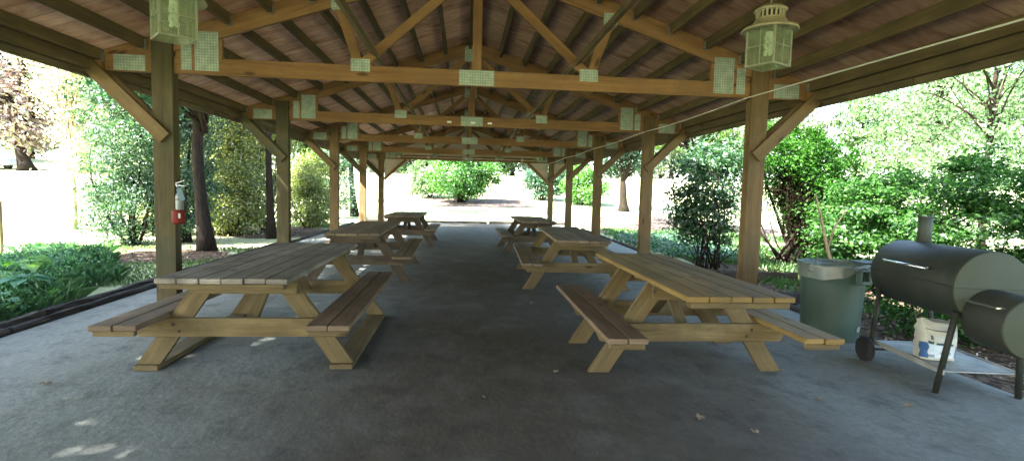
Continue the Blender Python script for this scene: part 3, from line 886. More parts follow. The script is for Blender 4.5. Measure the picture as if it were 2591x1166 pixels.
# ------------------------------------------------------------------ smoker grill
M_IRON = plain('black painted steel', (.018,.023,.017), .58, .0, .3, 7, .06, spec=.22, col2=(.032,.033,.024))
M_IRONM = plain('matt steel end cap', (.055,.064,.042), .7, .0, .06, 5, .03, spec=.2)
M_CHROME = plain('bright steel', (.75,.74,.7), .22, 1.0, .05)
M_TRAY = plain('dusty grey tray', (.33,.335,.3), .6, .2, .25, 6, .05)
M_RUBBER = plain('black rubber', (.014,.014,.014), .75, 0, .2)
def grill():
    t = thing('smoker_grill', 'black barrel smoker grill on legs with side firebox and chimney', 'grill', (3.56, 3.30, 0), R(-8))
    r, z, L = .262, .785, .92
    m = MB()   # main barrel, lower half and lid are one drum with a seam
    m.lathe([(0, .004), (r-.006, .004), (r, .010), (r, L-.010), (r-.006, L-.004), (0, L-.004)], (0, 0, z), 56, True, 0, 'y')
    o = m.build('barrel', M_IRON, t)
    m = MB(); m.lathe([(0, -.010), (r-.008, -.010), (r-.002, -.006), (r-.002, .003), (0, .003)], (0, 0, z), 56, True, 0, 'y'); m.build('end_cap', M_IRONM, t)
    m = MB(); m.box(-r-.004, r+.004, -.0125, -.0105, z-.002, z+.002, 'x'); m.box(-r-.006, -r+.004, .0, L, z+.004, z+.011, 'y'); m.build('lid_seam', plain('seam shadow steel', (.012,.013,.012), .6), t)
    m = MB(); hx = -r*.93-.05
    m.tube([(hx, .22, z+.105), (hx, .70, z+.105)], .011, 10)
    for yy in (.25, .67): m.tube([(-r*.9, yy, z+.105), (hx, yy, z+.105)], .007, 8)
    m.build('lid_handle', M_CHROME, t)
    m = MB(); m.tube([(.06, L-.16, z+r-.03), (.06, L-.16, z+r+.21)], .05, 20); m.lathe([(.05, .2), (.056, .2), (.056, .214), (0, .214)], (.06, L-.16, z+r), 20); m.build('chimney', plain('sooty green steel', (.05,.062,.045), .65, 0, .25, 12), t)
    rf, zf = .20, .585
    m = MB(); m.lathe([(0, -.33), (rf-.006, -.33), (rf, -.324), (rf, -.012)], (.0, 0, zf), 44, True, 0, 'y'); m.build('firebox', M_IRON, t)
    m = MB(); m.lathe([(0, -.343), (rf-.01, -.343), (rf-.004, -.339), (rf-.004, -.331)], (.0, 0, zf), 44, True, 0, 'y'); m.build('firebox_door', M_IRONM, t)
    m = MB(); m.box(-rf-.012, -rf*.72, -.30, -.03, zf+.118, zf+.128, 'y'); m.build('firebox_rim', M_CHROME, t)
    m = MB(); m.tube([(-.24, -.02, .62), (-.245, .10, .0)], .021, 10); m.build('leg', M_IRON, t)
    m = MB(); m.tube([(.20, -.02, .62), (.29, .05, .0)], .021, 10); m.build('leg', M_IRON, t)
    m = MB(); m.tube([(-.2, L-.06, .66), (-.27, L-.10, .12)], .019, 10); m.build('leg', M_IRON, t)
    m = MB(); m.tube([(.2, L-.06, .66), (.25, L-.10, .12)], .019, 10); m.build('leg', M_IRON, t)
    for s in (-1, 1):
        m = MB(); m.lathe([(0, -.022), (.05, -.022), (.075, -.026), (.100, -.024), (.106, -.012), (.106, .012), (.100, .024), (.075, .026), (.05, .022), (0, .022)], (s*.31-.005, L-.10, .106), 28, True, 0, 'x'); w = m.build('wheel', M_RUBBER, t)
    m = MB(); m.tube([(-.33, L-.10, .106), (.33, L-.10, .106)], .010, 8); m.build('axle', M_IRON, t)
    m = MB()
    m.box(-.235, .27, .04, L-.08, .172, .180, 'y'); m.box(-.245, -.236, .04, L-.08, .15, .19, 'y'); m.box(.271, .28, .04, L-.08, .15, .19, 'y')
    m.build('shelf', M_TRAY, t)
    m = MB(); m.box(-.30, .05, L+.02, L+.26, z+.035, z+.047, 'x'); m.tube([(-.1, L-.01, z-.1), (-.1, L+.2, z+.035)], .008, 6); m.build('side_shelf', M_IRON, t)
    return t
grill()

# ------------------------------------------------------------------ charcoal bag
def bag():
    t = thing('charcoal_bag', 'crumpled white and blue paper bag standing on the grill shelf', 'bag', (3.52, 3.66, .183), R(-14))
    hw, hd, hh = .118, .07, .30
    rng = np.random.default_rng(12)
    ph = rng.uniform(0, 6.28, 8)
    def S(u, v, side):
        """u 0..1 round the bag, v 0..1 height"""
        a = 2*math.pi*u; c, s = math.cos(a), math.sin(a)
        e = .42
        x = math.copysign(abs(c)**e, c)*hw; y = math.copysign(abs(s)**e, s)*hd
        puff = 1 + .14*math.sin(math.pi*min(1, v*1.15)) - .03*v
        y *= puff*(1 - .45*max(0, v-.72)/.28); x *= 1 + .05*math.sin(math.pi*v) + .03*(v > .75)
        k = .003*math.sin(5*u*6.28+ph[0]+5*v) + .0025*math.sin(9*v*3+ph[1]+u*12) + .0015*math.sin(31*u+ph[2]+23*v)
        x += k*c*1.2; y += k*1.6
        z = v*hh + .010*math.sin(a*2+ph[3])*v + .012*math.sin(3*a+ph[4])*v
        return (x, y, z)
    nu, nv = 72, 26
    m = MB()
    for j in range(nv+1):
        for i in range(nu): m.v.append(S(i/nu, j/nv, 0))
    for j in range(nv):
        for i in range(nu):
            i2 = (i+1) % nu
            m.face([j*nu+i, j*nu+i2, (j+1)*nu+i2, (j+1)*nu+i], [(i/nu, j/nv), ((i+1)/nu, j/nv), ((i+1)/nu, (j+1)/nv), (i/nu, (j+1)/nv)], True)
    m.face(list(range(nu))[::-1], [(0, 0)]*nu)
    m.face([nv*nu+i for i in range(nu)], [(0, 0)]*nu)
    paper = plain('white bag paper', (.5,.5,.41), .55, 0, .08, 14, .25)
    m.build('paper_sack', paper, t)
    def patch(name, u0, u1, v0, v1, col, off=.0018):
        m = MB(); nu_, nv_ = max(2, int((u1-u0)*72)), max(2, int((v1-v0)*26))
        for j in range(nv_+1):
            for i in range(nu_+1):
                p = np.array(S((u0+(u1-u0)*i/nu_) % 1, v0+(v1-v0)*j/nv_, 0))
                d = np.array((p[0]/hw**2, p[1]/hd**2, 0)); d /= np.linalg.norm(d)
                m.v.append(tuple(p + d*off))
        w = nu_+1
        for j in range(nv_):
            for i in range(nu_): m.face([j*w+i, j*w+i+1, (j+1)*w+i+1, (j+1)*w+i], [(0, 0)]*4, True)
        return m.build(name, plain('print '+name, col, .5, 0, .08, 30), t)
    # front face is around u = .75 (local -y)
    patch('blue_side_band', .52, .675, .06, .44, (.03,.1,.24))
    patch('dark_side_band', .845, .97, .08, .40, (.13,.13,.2))
    patch('pale_label', .68, .835, .08, .42, (.52,.6,.62), .002)
    patch('dark_title_bar', .685, .735, .425, .50, (.04,.075,.1))
    patch('dark_title_bar', .745, .805, .405, .475, (.04,.08,.12))
    patch('grey_print_line', .675, .74, .085, .16, (.2,.23,.23), .0034)
    patch('grey_print_line', .75, .79, .17, .24, (.25,.28,.28), .0034)
    patch('dark_logo_mark', .705, .727, .54, .65, (.08,.09,.09))
    patch('grey_print_block', .735, .80, .52, .66, (.5,.53,.5))
    m = MB()   # folded-down top
    m.tube([(-hw*.9, -hd*.72, hh*.80), (-.04, -hd*1.02, hh*.755), (.03, -hd*1.06, hh*.745), (.07, -hd*1.0, hh*.735), (hw*.95, -hd*.6, hh*.77)], [.004, .0045, .006, .005, .003], 6)
    m.build('fold_crease', plain('crease shade paper', (.16,.16,.13), .8), t)
bag()

# ------------------------------------------------------------------ fire extinguisher
def extinguisher():
    t = thing('fire_extinguisher', 'red fire extinguisher with blue tag hung on the nearest left hand post', 'fire extinguisher', (-2.785, 5.228, 1.0), R(0)); t.scale = (.86, .86, .92)
    red = plain('red enamel', (.15,.016,.009), .6, 0, .15, 6, spec=.15)
    m = MB(); m.lathe([(0, 0), (.058, 0), (.064, .012), (.066, .03), (.066, .13), (.06, .142), (0, .143)], n=28); m.build('cylinder', red, t)
    m = MB(); m.lathe([(.038, .1435), (.038, .27), (.034, .295), (.022, .31), (.016, .37), (.0, .372)], (.012, 0, 0), n=24); m.build('shoulder', plain('silvery band', (.14,.15,.14), .4, .3, .1), t)
    m = MB(); m.tube([(0, 0, .37), (0, 0, .41)], .018, 12); m.board((-.02, 0, .412), (.085, -.02, .445), .022, .008, (0, 1, 0)); m.board((-.02, 0, .395), (.085, -.02, .385), .02, .008, (0, 1, 0)); m.build('valve_handle', plain('grey valve', (.3,.33,.34), .4, .5), t)
    m = MB(); m.tube([(.02, 0, .40), (.075, .0, .38), (.085, -.005, .30), (.072, 0, .2), (.07, 0, .12)], .009, 8); m.build('hose', M_RUBBER, t)
    m = MB(); m.board((.03, -.045, .36), (.075, -.055, .24), .055, .002, (1, 0, .3)); m.build('inspection_tag', plain('blue grey tag', (.07,.13,.15), .6, 0, .08), t)
    m = MB(); m.box(.03, .052, -.0655, -.0625, .06, .11, 'x'); m.build('instruction_label', plain('pale label', (.4,.38,.32), .5), t)
    m = MB(); m.box(-.05, .05, .068, .076, .02, .34, 'z'); m.tube([(.012+.040*math.cos(a), .040*math.sin(a), .25) for a in np.linspace(0, 6.28, 25)], .005, 6); m.build('wall_bracket', M_IRON, t)
extinguisher()

# ------------------------------------------------------------------ ground timbers
def timber(p0, p1, z0, label, group, w=.10, h=.09):
    m = MB(); p0 = np.array(p0); p1 = np.array(p1); n = 14
    d = (p1-p0)/np.linalg.norm(p1-p0); s = np.array((d[1], -d[0]))
    rng = np.random.default_rng(int(abs(p0[1]*100))+int(z0*1000)+3)
    prof = [(-.5, 0), (-.5, .72), (-.36, 1), (.36, 1), (.5, .72), (.5, 0)]
    L = np.linalg.norm(p1-p0)
    for k in range(n+1):
        q = p0 + (p1-p0)*k/n
        j = rng.normal(size=(6, 2))*.006
        for (a, b), e in zip(prof, j):
            o = q + s*(a*w+e[0]); m.v.append((o[0], o[1], z0 + b*h + (e[1] if b else 0)))
    ou = rng.uniform(0, 30)
    for k in range(n):
        for i in range(6):
            i2 = (i+1) % 6
            m.face([k*6+i, k*6+i2, (k+1)*6+i2, (k+1)*6+i], [(ou+L*k/n, i*.05), (ou+L*k/n, i*.05+.05), (ou+L*(k+1)/n, i*.05+.05), (ou+L*(k+1)/n, i*.05)])
    m.face(list(range(6)), [(0, 0)]*6); m.face([n*6+i for i in range(5, -1, -1)], [(0, 0)]*6)
    return tag(m.build('edging_timber', W_TIMBER), label, 'timber', group)
yy = 2.6
while yy < 21:
    y2 = min(yy+2.42, 21.5)
    timber((xl(yy)-.07, yy), (xl(y2)-.07, y2-.02), -.04, 'dark rotting edging timber laid along the left edge of the floor', 'timbers along the left floor edge')
    if yy < 11: timber((xl(yy)-.155, yy+.5), (xl(y2)-.155, y2+.46), -.03, 'upper dark timber stepped behind the left edging row', 'second row of timbers on the left', .07, .12)
    yy += 2.44
yy = 5.6
while yy < 20:
    y2 = min(yy+2.42, 21.5)
    timber((xr(yy)+.06, yy), (xr(y2)+.06, y2-.02), -.03, 'dark edging timber laid along the right edge of the floor', 'timbers along the right floor edge', .1, .08)
    yy += 2.44
timber((-4.2, 22.75), (.9, 22.75), -.02, 'long brown beam closing the left half of the far floor end', None, .14, .11)
timber((1.0, 22.72), (4.5, 22.70), -.02, 'long brown beam closing the right half of the far floor end', None, .14, .13)
timber((4.35, 8.75), (5.65, 8.55), -.05, 'black timber lying behind the nearest right hand post', None, .16, .16)
timber((4.15, 6.75), (5.25, 6.45), -.05, 'black timber lying on the mulch behind the trash can', None, .16, .16)

# ------------------------------------------------------------------ fallen leaves on the floor
def fallen(x, y, s, rz, label):
    m = MB(); rng = np.random.default_rng(int(x*977+y*331) % 9999 + 5)
    n = 11
    for k in range(n):
        a = 2*math.pi*k/n; r = s*(.5+.28*(k % 2)+rng.uniform(-.08, .08))
        m.v.append((r*math.cos(a), r*.75*math.sin(a), .006+.016*rng.uniform(0, 1)))
    m.v.append((0, 0, .006))
    for k in range(n): m.face([k, (k+1) % n, n], [(0, 0)]*3)
    me = m.mesh('fallen_leaf')
    o = link('fallen_leaf', me, L_DRY, None, (x, y, .002)); o.rotation_euler = (0, 0, rz)
    return tag(o, label, 'leaf', 'dry leaves fallen on the floor')
fallen(.62, 3.9, .035, .3, 'pale curled leaf on the bare middle of the floor')
fallen(1.38, 3.05, .06, 1.2, 'largest crumpled brown leaf in front of the yellowish table')
fallen(1.62, 2.85, .04, 2.0, 'thin leaf scrap right of the largest crumpled leaf')
fallen(.05, 3.42, .025, 1.5, 'small pale leaf scrap low in the middle of the floor')
fallen(2.35, 3.3, .045, .4, 'pale leaf in front of the grill wheel')
fallen(2.9, 3.18, .05, 2.2, 'brown leaf lying before the near grill leg')
fallen(-2.9, 3.75, .06, .8, 'dark leaf under the left bench end of the grey table')
fallen(-3.6, 4.0, .05, .8, 'dark leaf by the left picture edge on the floor')
fallen(.75, 6.4, .05, .8, 'dark leaf in the middle of the aisle')
fallen(2.45, 3.9, .05, .1, 'brown leaf between the trash can and the yellowish table')

# ------------------------------------------------------------------ ground cover
def scatter(rng, n, poly_x, poly_y, keep=None):
    x = rng.uniform(*poly_x, n); y = rng.uniform(*poly_y, n)
    if keep is not None:
        k = keep(x, y); x, y = x[k], y[k]
    return x, y

def stuff(name, me, mat, label):
    return tag(link(name, me, mat), label, None, kind='stuff')

def blades_mesh(name, x, y, z, h, w, rng, lean=.5):
    n = len(x)
    a = rng.uniform(0, 6.28, n); l = rng.uniform(.1, lean, n); hh = h*rng.uniform(.5, 1.3, n)
    dx, dy = np.cos(a), np.sin(a)
    B = np.stack([x, y, z], 1)
    S = np.stack([-dy, dx, 0*dx], 1)*w*rng.uniform(.6, 1.3, (n, 1))
    mid = B + np.stack([dx*l*hh*.35, dy*l*hh*.35, hh*.62], 1)
    tip = B + np.stack([dx*l*hh, dy*l*hh, hh*(1-.35*l)], 1)
    V = np.stack([B-S, B+S, mid+S*.8, tip, mid-S*.8], 1).reshape(-1, 3).astype('f')
    me = bpy.data.meshes.new(name)
    me.vertices.add(5*n); me.vertices.foreach_set('co', V.ravel())
    me.loops.add(5*n); me.loops.foreach_set('vertex_index', np.arange(5*n, dtype='i'))
    me.polygons.add(n); me.polygons.foreach_set('loop_start', np.arange(0, 5*n, 5, dtype='i')); me.polygons.foreach_set('loop_total', np.full(n, 5, 'i'))
    me.update(calc_edges=True); me.validate(); return me

rng = np.random.default_rng(21)
# leafy bed on the left: clumps of tall leaves and grassy blades
bx, by = scatter(rng, 520, (-8.2, -4.3), (4.2, 10.2), lambda x, y: (x < -4.45-.03*y) & (y < 6.3 + (-4.3-x)*1.45 + .5*np.sin(x*5.3)) & (x > -8.5) & (np.sin(x*2.7+y*3.9)+np.sin(x*5.1-y*2.3)+.5*np.sin(y*7.7) > -.9))
C = np.stack([bx, by, .02+.2*rng.uniform(0, 1, len(bx))**1.6*(.5+.5*np.sin(bx*2.3+by*1.1))], 1)
P = clump_leaves(rng, C, 20000, .12, .8, -.03)
stuff('bed_foliage', leaves_mesh('bed_foliage', P, .055, rng, .5, None, .4), L_BED, 'dense blue green leafy plants filling the bed left of the floor')
gx, gy = scatter(rng, 24000, (-8.4, -4.3), (4.0, 11.0), lambda x, y: (x < -4.35-.03*y) & (y < 6.6 + (-4.3-x)*1.45 + .7*np.sin(x*7.3)*np.sin(y*5.1)) & (np.sin(x*3.1+y*1.7)+np.sin(x*1.3-y*2.9) > -.3))
stuff('tall_grass', blades_mesh('tall_grass', gx, gy, np.full(len(gx), -.05), .26, .003, rng, .9), leafmat('bed grass', [(.06,.16,.07), (.11,.23,.11), (.18,.31,.17)], .4), 'long arching grass blades among the bed plants on the left')
# low grass tufts by both edges
gx, gy = scatter(rng, 22000, (-8.5, -4.35), (7.5, 21), lambda x, y: (x < -4.45-.02*y) & (np.hypot(x+5.9, y-10.9) > 1.2) & ((y < 12.3) | (y > 19)))
stuff('grass', blades_mesh('grass', gx, gy, ground_z(gx, gy), .09, .005, rng, .8), leafmat('short grass', [(.06,.12,.03), (.12,.19,.06), (.2,.26,.1)], .4), 'short thin grass between the left timbers and the hedge')
gx, gy = scatter(rng, 30000, (4.6, 11), (6.0, 21), lambda x, y: (x > 4.65+.02*y) & (np.sin(x*2.1+y*.7)+np.sin(x*.9-y*1.9) > -.7))
stuff('grass', blades_mesh('grass', gx, gy, ground_z(gx, gy), .13, .006, rng, .9), leafmat('right grass', [(.05,.13,.03), (.09,.2,.05), (.16,.28,.09)], .4), 'short green grass beyond the right hand posts')
ix, iy = scatter(rng, 260, (4.55, 6.6), (11.0, 16.5), None)
C = np.stack([ix, iy, .03+.10*rng.uniform(0, 1, len(ix))], 1)
stuff('ground_ivy', leaves_mesh('ground_ivy', clump_leaves(rng, C, 8000, .13, .5, -.03), .075, rng, .8, None, .8), L_TEAL, 'low blue green ivy patch beyond the right hand posts')
cx_, cy_ = scatter(rng, 5200, (3.95, 7.5), (1.5, 8.2), lambda x, y: x > 3.95+.03*y)
Pm = np.stack([cx_, cy_, -.02+.02*rng.uniform(0, 1, len(cx_))], 1)
stuff('bark_chips', leaves_mesh('bark_chips', Pm, .045, rng, 2.0, None, .45, .05), L_CHIP, 'loose bark chips and dead leaves on the mulch behind the grill')
dx_, dy_ = scatter(rng, 900, (-4.05, 3.9), (2.2, 19), None)
edge = np.minimum(np.abs(dx_+4.15), np.abs(dx_-3.95))
kp = rng.uniform(0, 1, len(dx_)) < .12 + .88*np.exp(-(edge/.28)**2)
dx_, dy_ = dx_[kp], dy_[kp]
stuff('floor_litter', leaves_mesh('floor_litter', np.stack([dx_, dy_, 0*dx_+.006], 1), .022, rng, 2.5, None, .35, .04), leafmat('floor bits', [(.2,.17,.12), (.1,.075,.05), (.3,.27,.2), (.06,.045,.03)], .0), 'tiny leaf scraps and grit strewn on the floor')
lx, ly = scatter(rng, 2600, (-8, -4.5), (9, 20), None)
stuff('dead_leaves', leaves_mesh('dead_leaves', np.stack([lx, ly, ground_z(lx, ly)+.02], 1), .05, rng, 2.0, None, .5, .05), L_CHIP, 'scattered dead leaves on the ground under the hedge')
lx, ly = scatter(rng, 5000, (4.8, 13), (14, 27), None)
stuff('dead_leaves', leaves_mesh('dead_leaves', np.stack([lx, ly, ground_z(lx, ly)+.02], 1), .08, rng, 2.0, None, .6, .05), L_DRY, 'scattered pale dead leaves on the ground right of the pavilion')

# single broad-leaved plants standing out of the bed
def hosta(label, x, y, s, mat, seed, n=11):
    rng = np.random.default_rng(seed); t = thing('broadleaf_plant', label, 'plant', (x, y, -.05))
    m = MB(); st = MB()
    for k in range(n):
        a = rng.uniform(0, 6.28); h = s*rng.uniform(.7, 1.5); r = s*rng.uniform(.3, .9)
        d = np.array((math.cos(a), math.sin(a), 0)); b = np.array((-d[1], d[0], 0))
        p0 = d*r*.35 + np.array((0, 0, h*.8)); L = s*rng.uniform(.7, 1.0); w = L*.36
        st.tube([(0, 0, 0), tuple(d*r*.18+np.array((0, 0, h*.5))), tuple(p0)], .006, 5)
        base = len(m.v)
        for i in range(6):
            f = i/5; wd = w*math.sin(math.pi*(.08+.92*f)**.8)*(1 if i < 5 else .0)+.002
            q = p0 + d*L*f + np.array((0, 0, L*(.35*f - .6*f*f)))
            for e in (-1, 0, 1): m.v.append(tuple(q + b*wd*e + np.array((0, 0, .12*wd*abs(e)))))
        for i in range(5):
            for e in (0, 1): m.face([base+i*3+e, base+i*3+e+1, base+i*3+e+4, base+i*3+e+3], [(0, 0)]*4, True)
    m.build('foliage', mat, t); st.build('stem', L_BED, t)
hosta('lime green broad leaved plant standing out of the left bed', -5.9, 7.5, .34, L_HOSTA, 3, 8)
hosta('pale blue green broad leaved plant in front of the lime one', -5.15, 6.5, .26, L_BED, 5, 14)
hosta('dark broad leaved plant at the timber edge of the left bed', -4.75, 5.7, .22, L_BED, 8, 14)

# ------------------------------------------------------------------ shrubs and trees, left side
G_HEDGE = 'tall hedge shrubs along the left side'
plant('hedge_shrub', 'tall feathery blue green cedar at the left end of the hedge', 'shrub', (-7.75, 12.9, -.05),
      [(0, 0, .9, .85, .8, .95), (0, 0, 2.4, .95, .85, 1.5), (0.1, 0, 4.2, .75, .7, 1.4)], L_CEDAR, 36000, .08, 160, .17, 31, stems=8, stem_r=.035, group=G_HEDGE, asp=.38, up=.15, zmin=0)
plant('hedge_shrub', 'dense cedar filling the hedge just behind the nearest left post', 'shrub', (-7.0, 13.6, -.05),
      [(0, 0, 1.0, .7, .8, 1.0), (0, 0, 2.5, .85, .85, 1.5), (0, 0, 4.4, .7, .7, 1.4)], L_CEDAR, 32000, .08, 150, .17, 32, stems=8, stem_r=.035, group=G_HEDGE, asp=.38, up=.15, zmin=0)
plant('hedge_shrub', 'leafy green hedge shrub filling the back row behind the two cedars', 'shrub', (-8.3, 15.1, -.05),
      [(0, 0, .9, .95, .8, .95), (0, 0, 2.3, 1.0, .9, 1.4), (0, 0, 4.0, .8, .8, 1.2)], L_OLIVE, 22000, .085, 170, .18, 39, stems=9, stem_r=.03, group=G_HEDGE, asp=.45, zmin=0)
plant('hedge_shrub', 'yellow olive hedge shrub seen between the two dark trunks', 'shrub', (-7.35, 16.6, -.05),
      [(0, 0, 1.0, 1.0, .8, 1.0), (0, 0, 2.6, 1.1, .9, 1.6), (0, 0, 4.4, .9, .8, 1.3)], L_OLIVE, 28000, 0.079, 180, .2, 33, stems=10, stem_r=.03, group=G_HEDGE, asp=.5, zmin=0)
plant('hedge_shrub', 'low full olive hedge shrub behind the sunny strip between the dark trunks', 'shrub', (-6.6, 15.5, -.05),
      [(0, 0, .8, .75, .7, .8), (.1, 0, 1.9, .75, .7, 1.0), (-.1, 0, 3.1, .6, .6, .9)], L_OLIVE, 20000, .08, 170, .17, 38, stems=10, stem_r=.025, group=G_HEDGE, asp=.5, zmin=0)
plant('hedge_shrub', 'olive hedge shrub with bare lower twigs left of the second left post', 'shrub', (-6.3, 17.2, -.05),
      [(0, 0, 1.1, .7, .8, .9), (0, 0, 2.6, .8, .85, 1.5), (0, 0, 4.4, .8, .8, 1.3)], L_OLIVE, 22000, 0.079, 140, .19, 34, stems=10, stem_r=.03, group=G_HEDGE, asp=.5, zmin=0)
plant('hedge_shrub', 'round green shrub with a lime top between second and third left posts', 'shrub', (-5.45, 19.0, -.05),
      [(0, 0, .8, .85, .8, .8), (.05, 0, 1.7, .7, .7, .9)], L_OLIVE, 18000, 0.073, 120, .16, 35, stems=10, stem_r=.025, group=G_HEDGE, asp=.5, zmin=0)
plant('lime_shrub', 'bright lime leafed shrub rising over the round green hedge shrub', 'shrub', (-5.9, 20.3, -.05),
      [(0, 0, 1.3, .5, .5, 1.1), (.1, 0, 2.1, .5, .45, .6)], L_GOLD, 3800, .12, 50, .15, 36, stems=6, stem_r=.02, zmin=0)
plant('grey_shrub', 'loose grey green shrub left of the third left post beyond the lawn gap', 'shrub', (-5.6, 23.5, gz(-5.6, 23.5)),
      [(0, 0, 1.4, .8, .8, 1.2), (.2, 0, 2.8, .9, .8, .9)], L_CEDAR, 4200, .12, 90, .2, 37, stems=9, stem_r=.025)
plant('hedge_tree', 'dark trunked tree rising right beside the nearest left post', 'tree', (-5.62, 11.9, -.05),
      [(-.5, -1.0, 4.2, 1.3, 1.2, 1.0), (-.9, -1.2, 5.8, 1.4, 1.2, 1.3), (-.9, -.4, 3.4, .8, .8, .5)], L_TEAL, 20000, .11, 170, .28, 41, trunk_h=4.2, trunk_r=.135, nlimb=22, group='dark trunks in the hedge')
plant('hedge_tree', 'dark trunked tree beside the second left post', 'tree', (-5.3, 14.8, -.05),
      [(-.9, .9, 4.6, 1.0, 1.0, 1.0), (-1.0, 1.0, 5.9, 1.2, 1.1, 1.2), (-1.0, .2, 3.4, .7, .7, .6), (-1.6, 2.2, 7.8, 2.3, 2.2, 1.1), (.8, 3.2, 8.2, 2.3, 2.2, 1.0)], L_TEAL, 24000, .11, 150, .26, 42, trunk_h=4.0, trunk_r=.10, nlimb=20, lean=(-.1, .1), group='dark trunks in the hedge')  # highest crown masses added to shade the far end of the floor
m_extra = MB()
plant('slender_tree', 'slender yellow green sunlit tree left of the hedge', 'tree', (-11.3, 16.3, gz(-11.3, 16.3)),
      [(0, 0, 3.6, .75, .7, 1.9), (-.2, 0, 5.6, 1.3, 1.1, 1.5), (.1, 0, 1.6, .45, .4, .9)], leafmat('pale sunlit leaves', [(.32,.38,.16), (.5,.54,.3), (.66,.66,.45)], .5, tcol=(1.1,1.2,.9,1)), 11000, .085, 110, .2, 43, trunk_h=4.2, trunk_r=.055, nlimb=16, bark=M_BARKL)
plant('beech_tree', 'large purple leaved beech at the far left edge of the lawn', 'tree', (-34.8, 45.5, gz(-34.8, 45.5)),
      [(0, 0, 5.4, 5.2, 4.5, 3.2), (-1.5, 0, 9, 5.5, 5, 4.2), (1.6, 0, 3.0, 3.0, 3, 1.6), (-5, 0, 4.5, 3.5, 3, 2.6)], L_PURPLE, 11000, .36, 260, .6, 44, trunk_h=5, trunk_r=.42, nlimb=26)

# out on the left, beside the pavilion: the trees whose crowns shade this end of the hall
SHADE_L = [(-9.4, -.8, 0), (-9.9, 3.6, 1), (-8.8, -5.6, 2)]
plant('shade_tree', 'narrow shade tree left of the leafy bed', 'tree', (-9.9, 7.0, gz(-9.9, 7.0)),
      [(0, 0, 6.0, 2.0, 1.8, 1.3), (.4, .2, 7.6, 1.8, 1.8, 1.4)], L_TREE, 8000, .25, 140, .36, 59, trunk_h=5.6, trunk_r=.16, nlimb=20)
for k, (x, y, q) in enumerate(SHADE_L):
    plant('shade_tree', ['broad shade tree on the left of the pavilion front', 'broad shade tree on the left behind the leafy bed', 'broad shade tree at the front left corner behind the viewer'][q], 'tree', (x, y, gz(x, y)),
          [(0, 0, 6.6, 3.3, 3.0, 2.0), (.6, .3, 8.3, 2.8, 2.8, 1.7), (-.6, .6, 5.2, 2.4, 2.3, 1.1), (1.6, .4, 5.4, 1.6, 2.0, .8)], L_TREE, 11500, .27, 240, .42, 50+k, trunk_h=6.0, trunk_r=.2, nlimb=24)

# ------------------------------------------------------------------ right side
plant('dark_shrub', 'dark glossy many stemmed shrub between first and second right posts', 'shrub', (4.75, 9.95, -.05),
      [(-.05, 0, 1.75, .78, .7, .75), (.0, .1, 1.0, .62, .6, .6), (-.35, -.2, 2.15, .4, .4, .35), (.3, 0, 2.2, .42, .4, .4), (-.45, 0, 1.05, .4, .4, .35)], L_HOLLY, 9500, .085, 120, .13, 61, stems=26, stem_r=.016, asp=.45, zmin=.25, base_spread=.16)
yew = plant('feathery_shrub', 'bright green feathery leaning evergreen right of the nearest right post', 'shrub', (7.25, 11.0, -.05),
      [(-.45, 0, 2.35, .80, .85, .68), (.0, 0, 2.1, .95, .95, .85), (.65, 0, 1.7, .95, .95, .85), (1.25, 0, 1.2, .85, .8, .75), (1.7, 0, .85, .6, .7, .55), (.25, -.2, 1.3, .75, .75, .6)], L_YEW, 52000, .07, 360, .105, 62, stems=40, stem_r=.035, asp=.38, up=.5, inner=.72, base_spread=.22, flat=.8)
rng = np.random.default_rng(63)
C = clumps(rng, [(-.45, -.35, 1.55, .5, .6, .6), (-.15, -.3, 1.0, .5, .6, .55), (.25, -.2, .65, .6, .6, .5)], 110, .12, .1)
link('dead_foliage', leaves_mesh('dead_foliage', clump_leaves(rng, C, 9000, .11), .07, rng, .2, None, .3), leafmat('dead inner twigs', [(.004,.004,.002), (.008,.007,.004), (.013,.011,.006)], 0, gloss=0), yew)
plant('maple_shrub', 'low layered maple shrub behind the trash can', 'shrub', (6.15, 7.6, -.05),
      [(0, 0, .95, .95, .8, .5), (.2, 0, 1.45, .8, .7, .35), (-.5, 0, .7, .55, .5, .35), (.6, .2, 1.75, .45, .4, .2)], L_MAPLE, 17000, .062, 120, .14, 63, stems=14, stem_r=.018, flat=.35, up=1.0, asp=.55, group='layered maple shrubs behind the grill')
plant('maple_shrub', 'layered maple shrub right behind the grill chimney', 'shrub', (6.9, 6.5, -.05),
      [(0, 0, 1.0, 1.15, .8, .55), (.2, 0, 1.6, .85, .7, .4), (0, 0, .5, .8, .6, .35), (.1, .2, 2.05, .35, .35, .22)], L_MAPLE, 20000, .062, 150, .14, 64, stems=14, stem_r=.018, flat=.35, up=1.0, asp=.55, group='layered maple shrubs behind the grill')
plant('maple_shrub', 'leafy maple shrub at the right picture edge behind the grill', 'shrub', (7.3, 4.9, -.05),
      [(0, 0, .9, 1.1, .9, .5), (.4, 0, 1.4, .95, .8, .45), (0, 0, .45, .9, .7, .3), (-.4, .3, 1.6, .5, .5, .25)], L_MAPLE, 19000, .062, 150, .14, 65, stems=14, stem_r=.018, flat=.35, up=1.0, asp=.55, group='layered maple shrubs behind the grill')
plant('weed_clump', 'low leafy weeds under the grill against the mulch', 'plant', (4.75, 5.0, -.05),
      [(0, 0, .3, .5, .6, .25), (.5, -.3, .25, .5, .5, .2)], L_MAPLE, 2600, .075, 40, .11, 66, stems=12, stem_r=.008, asp=.4)
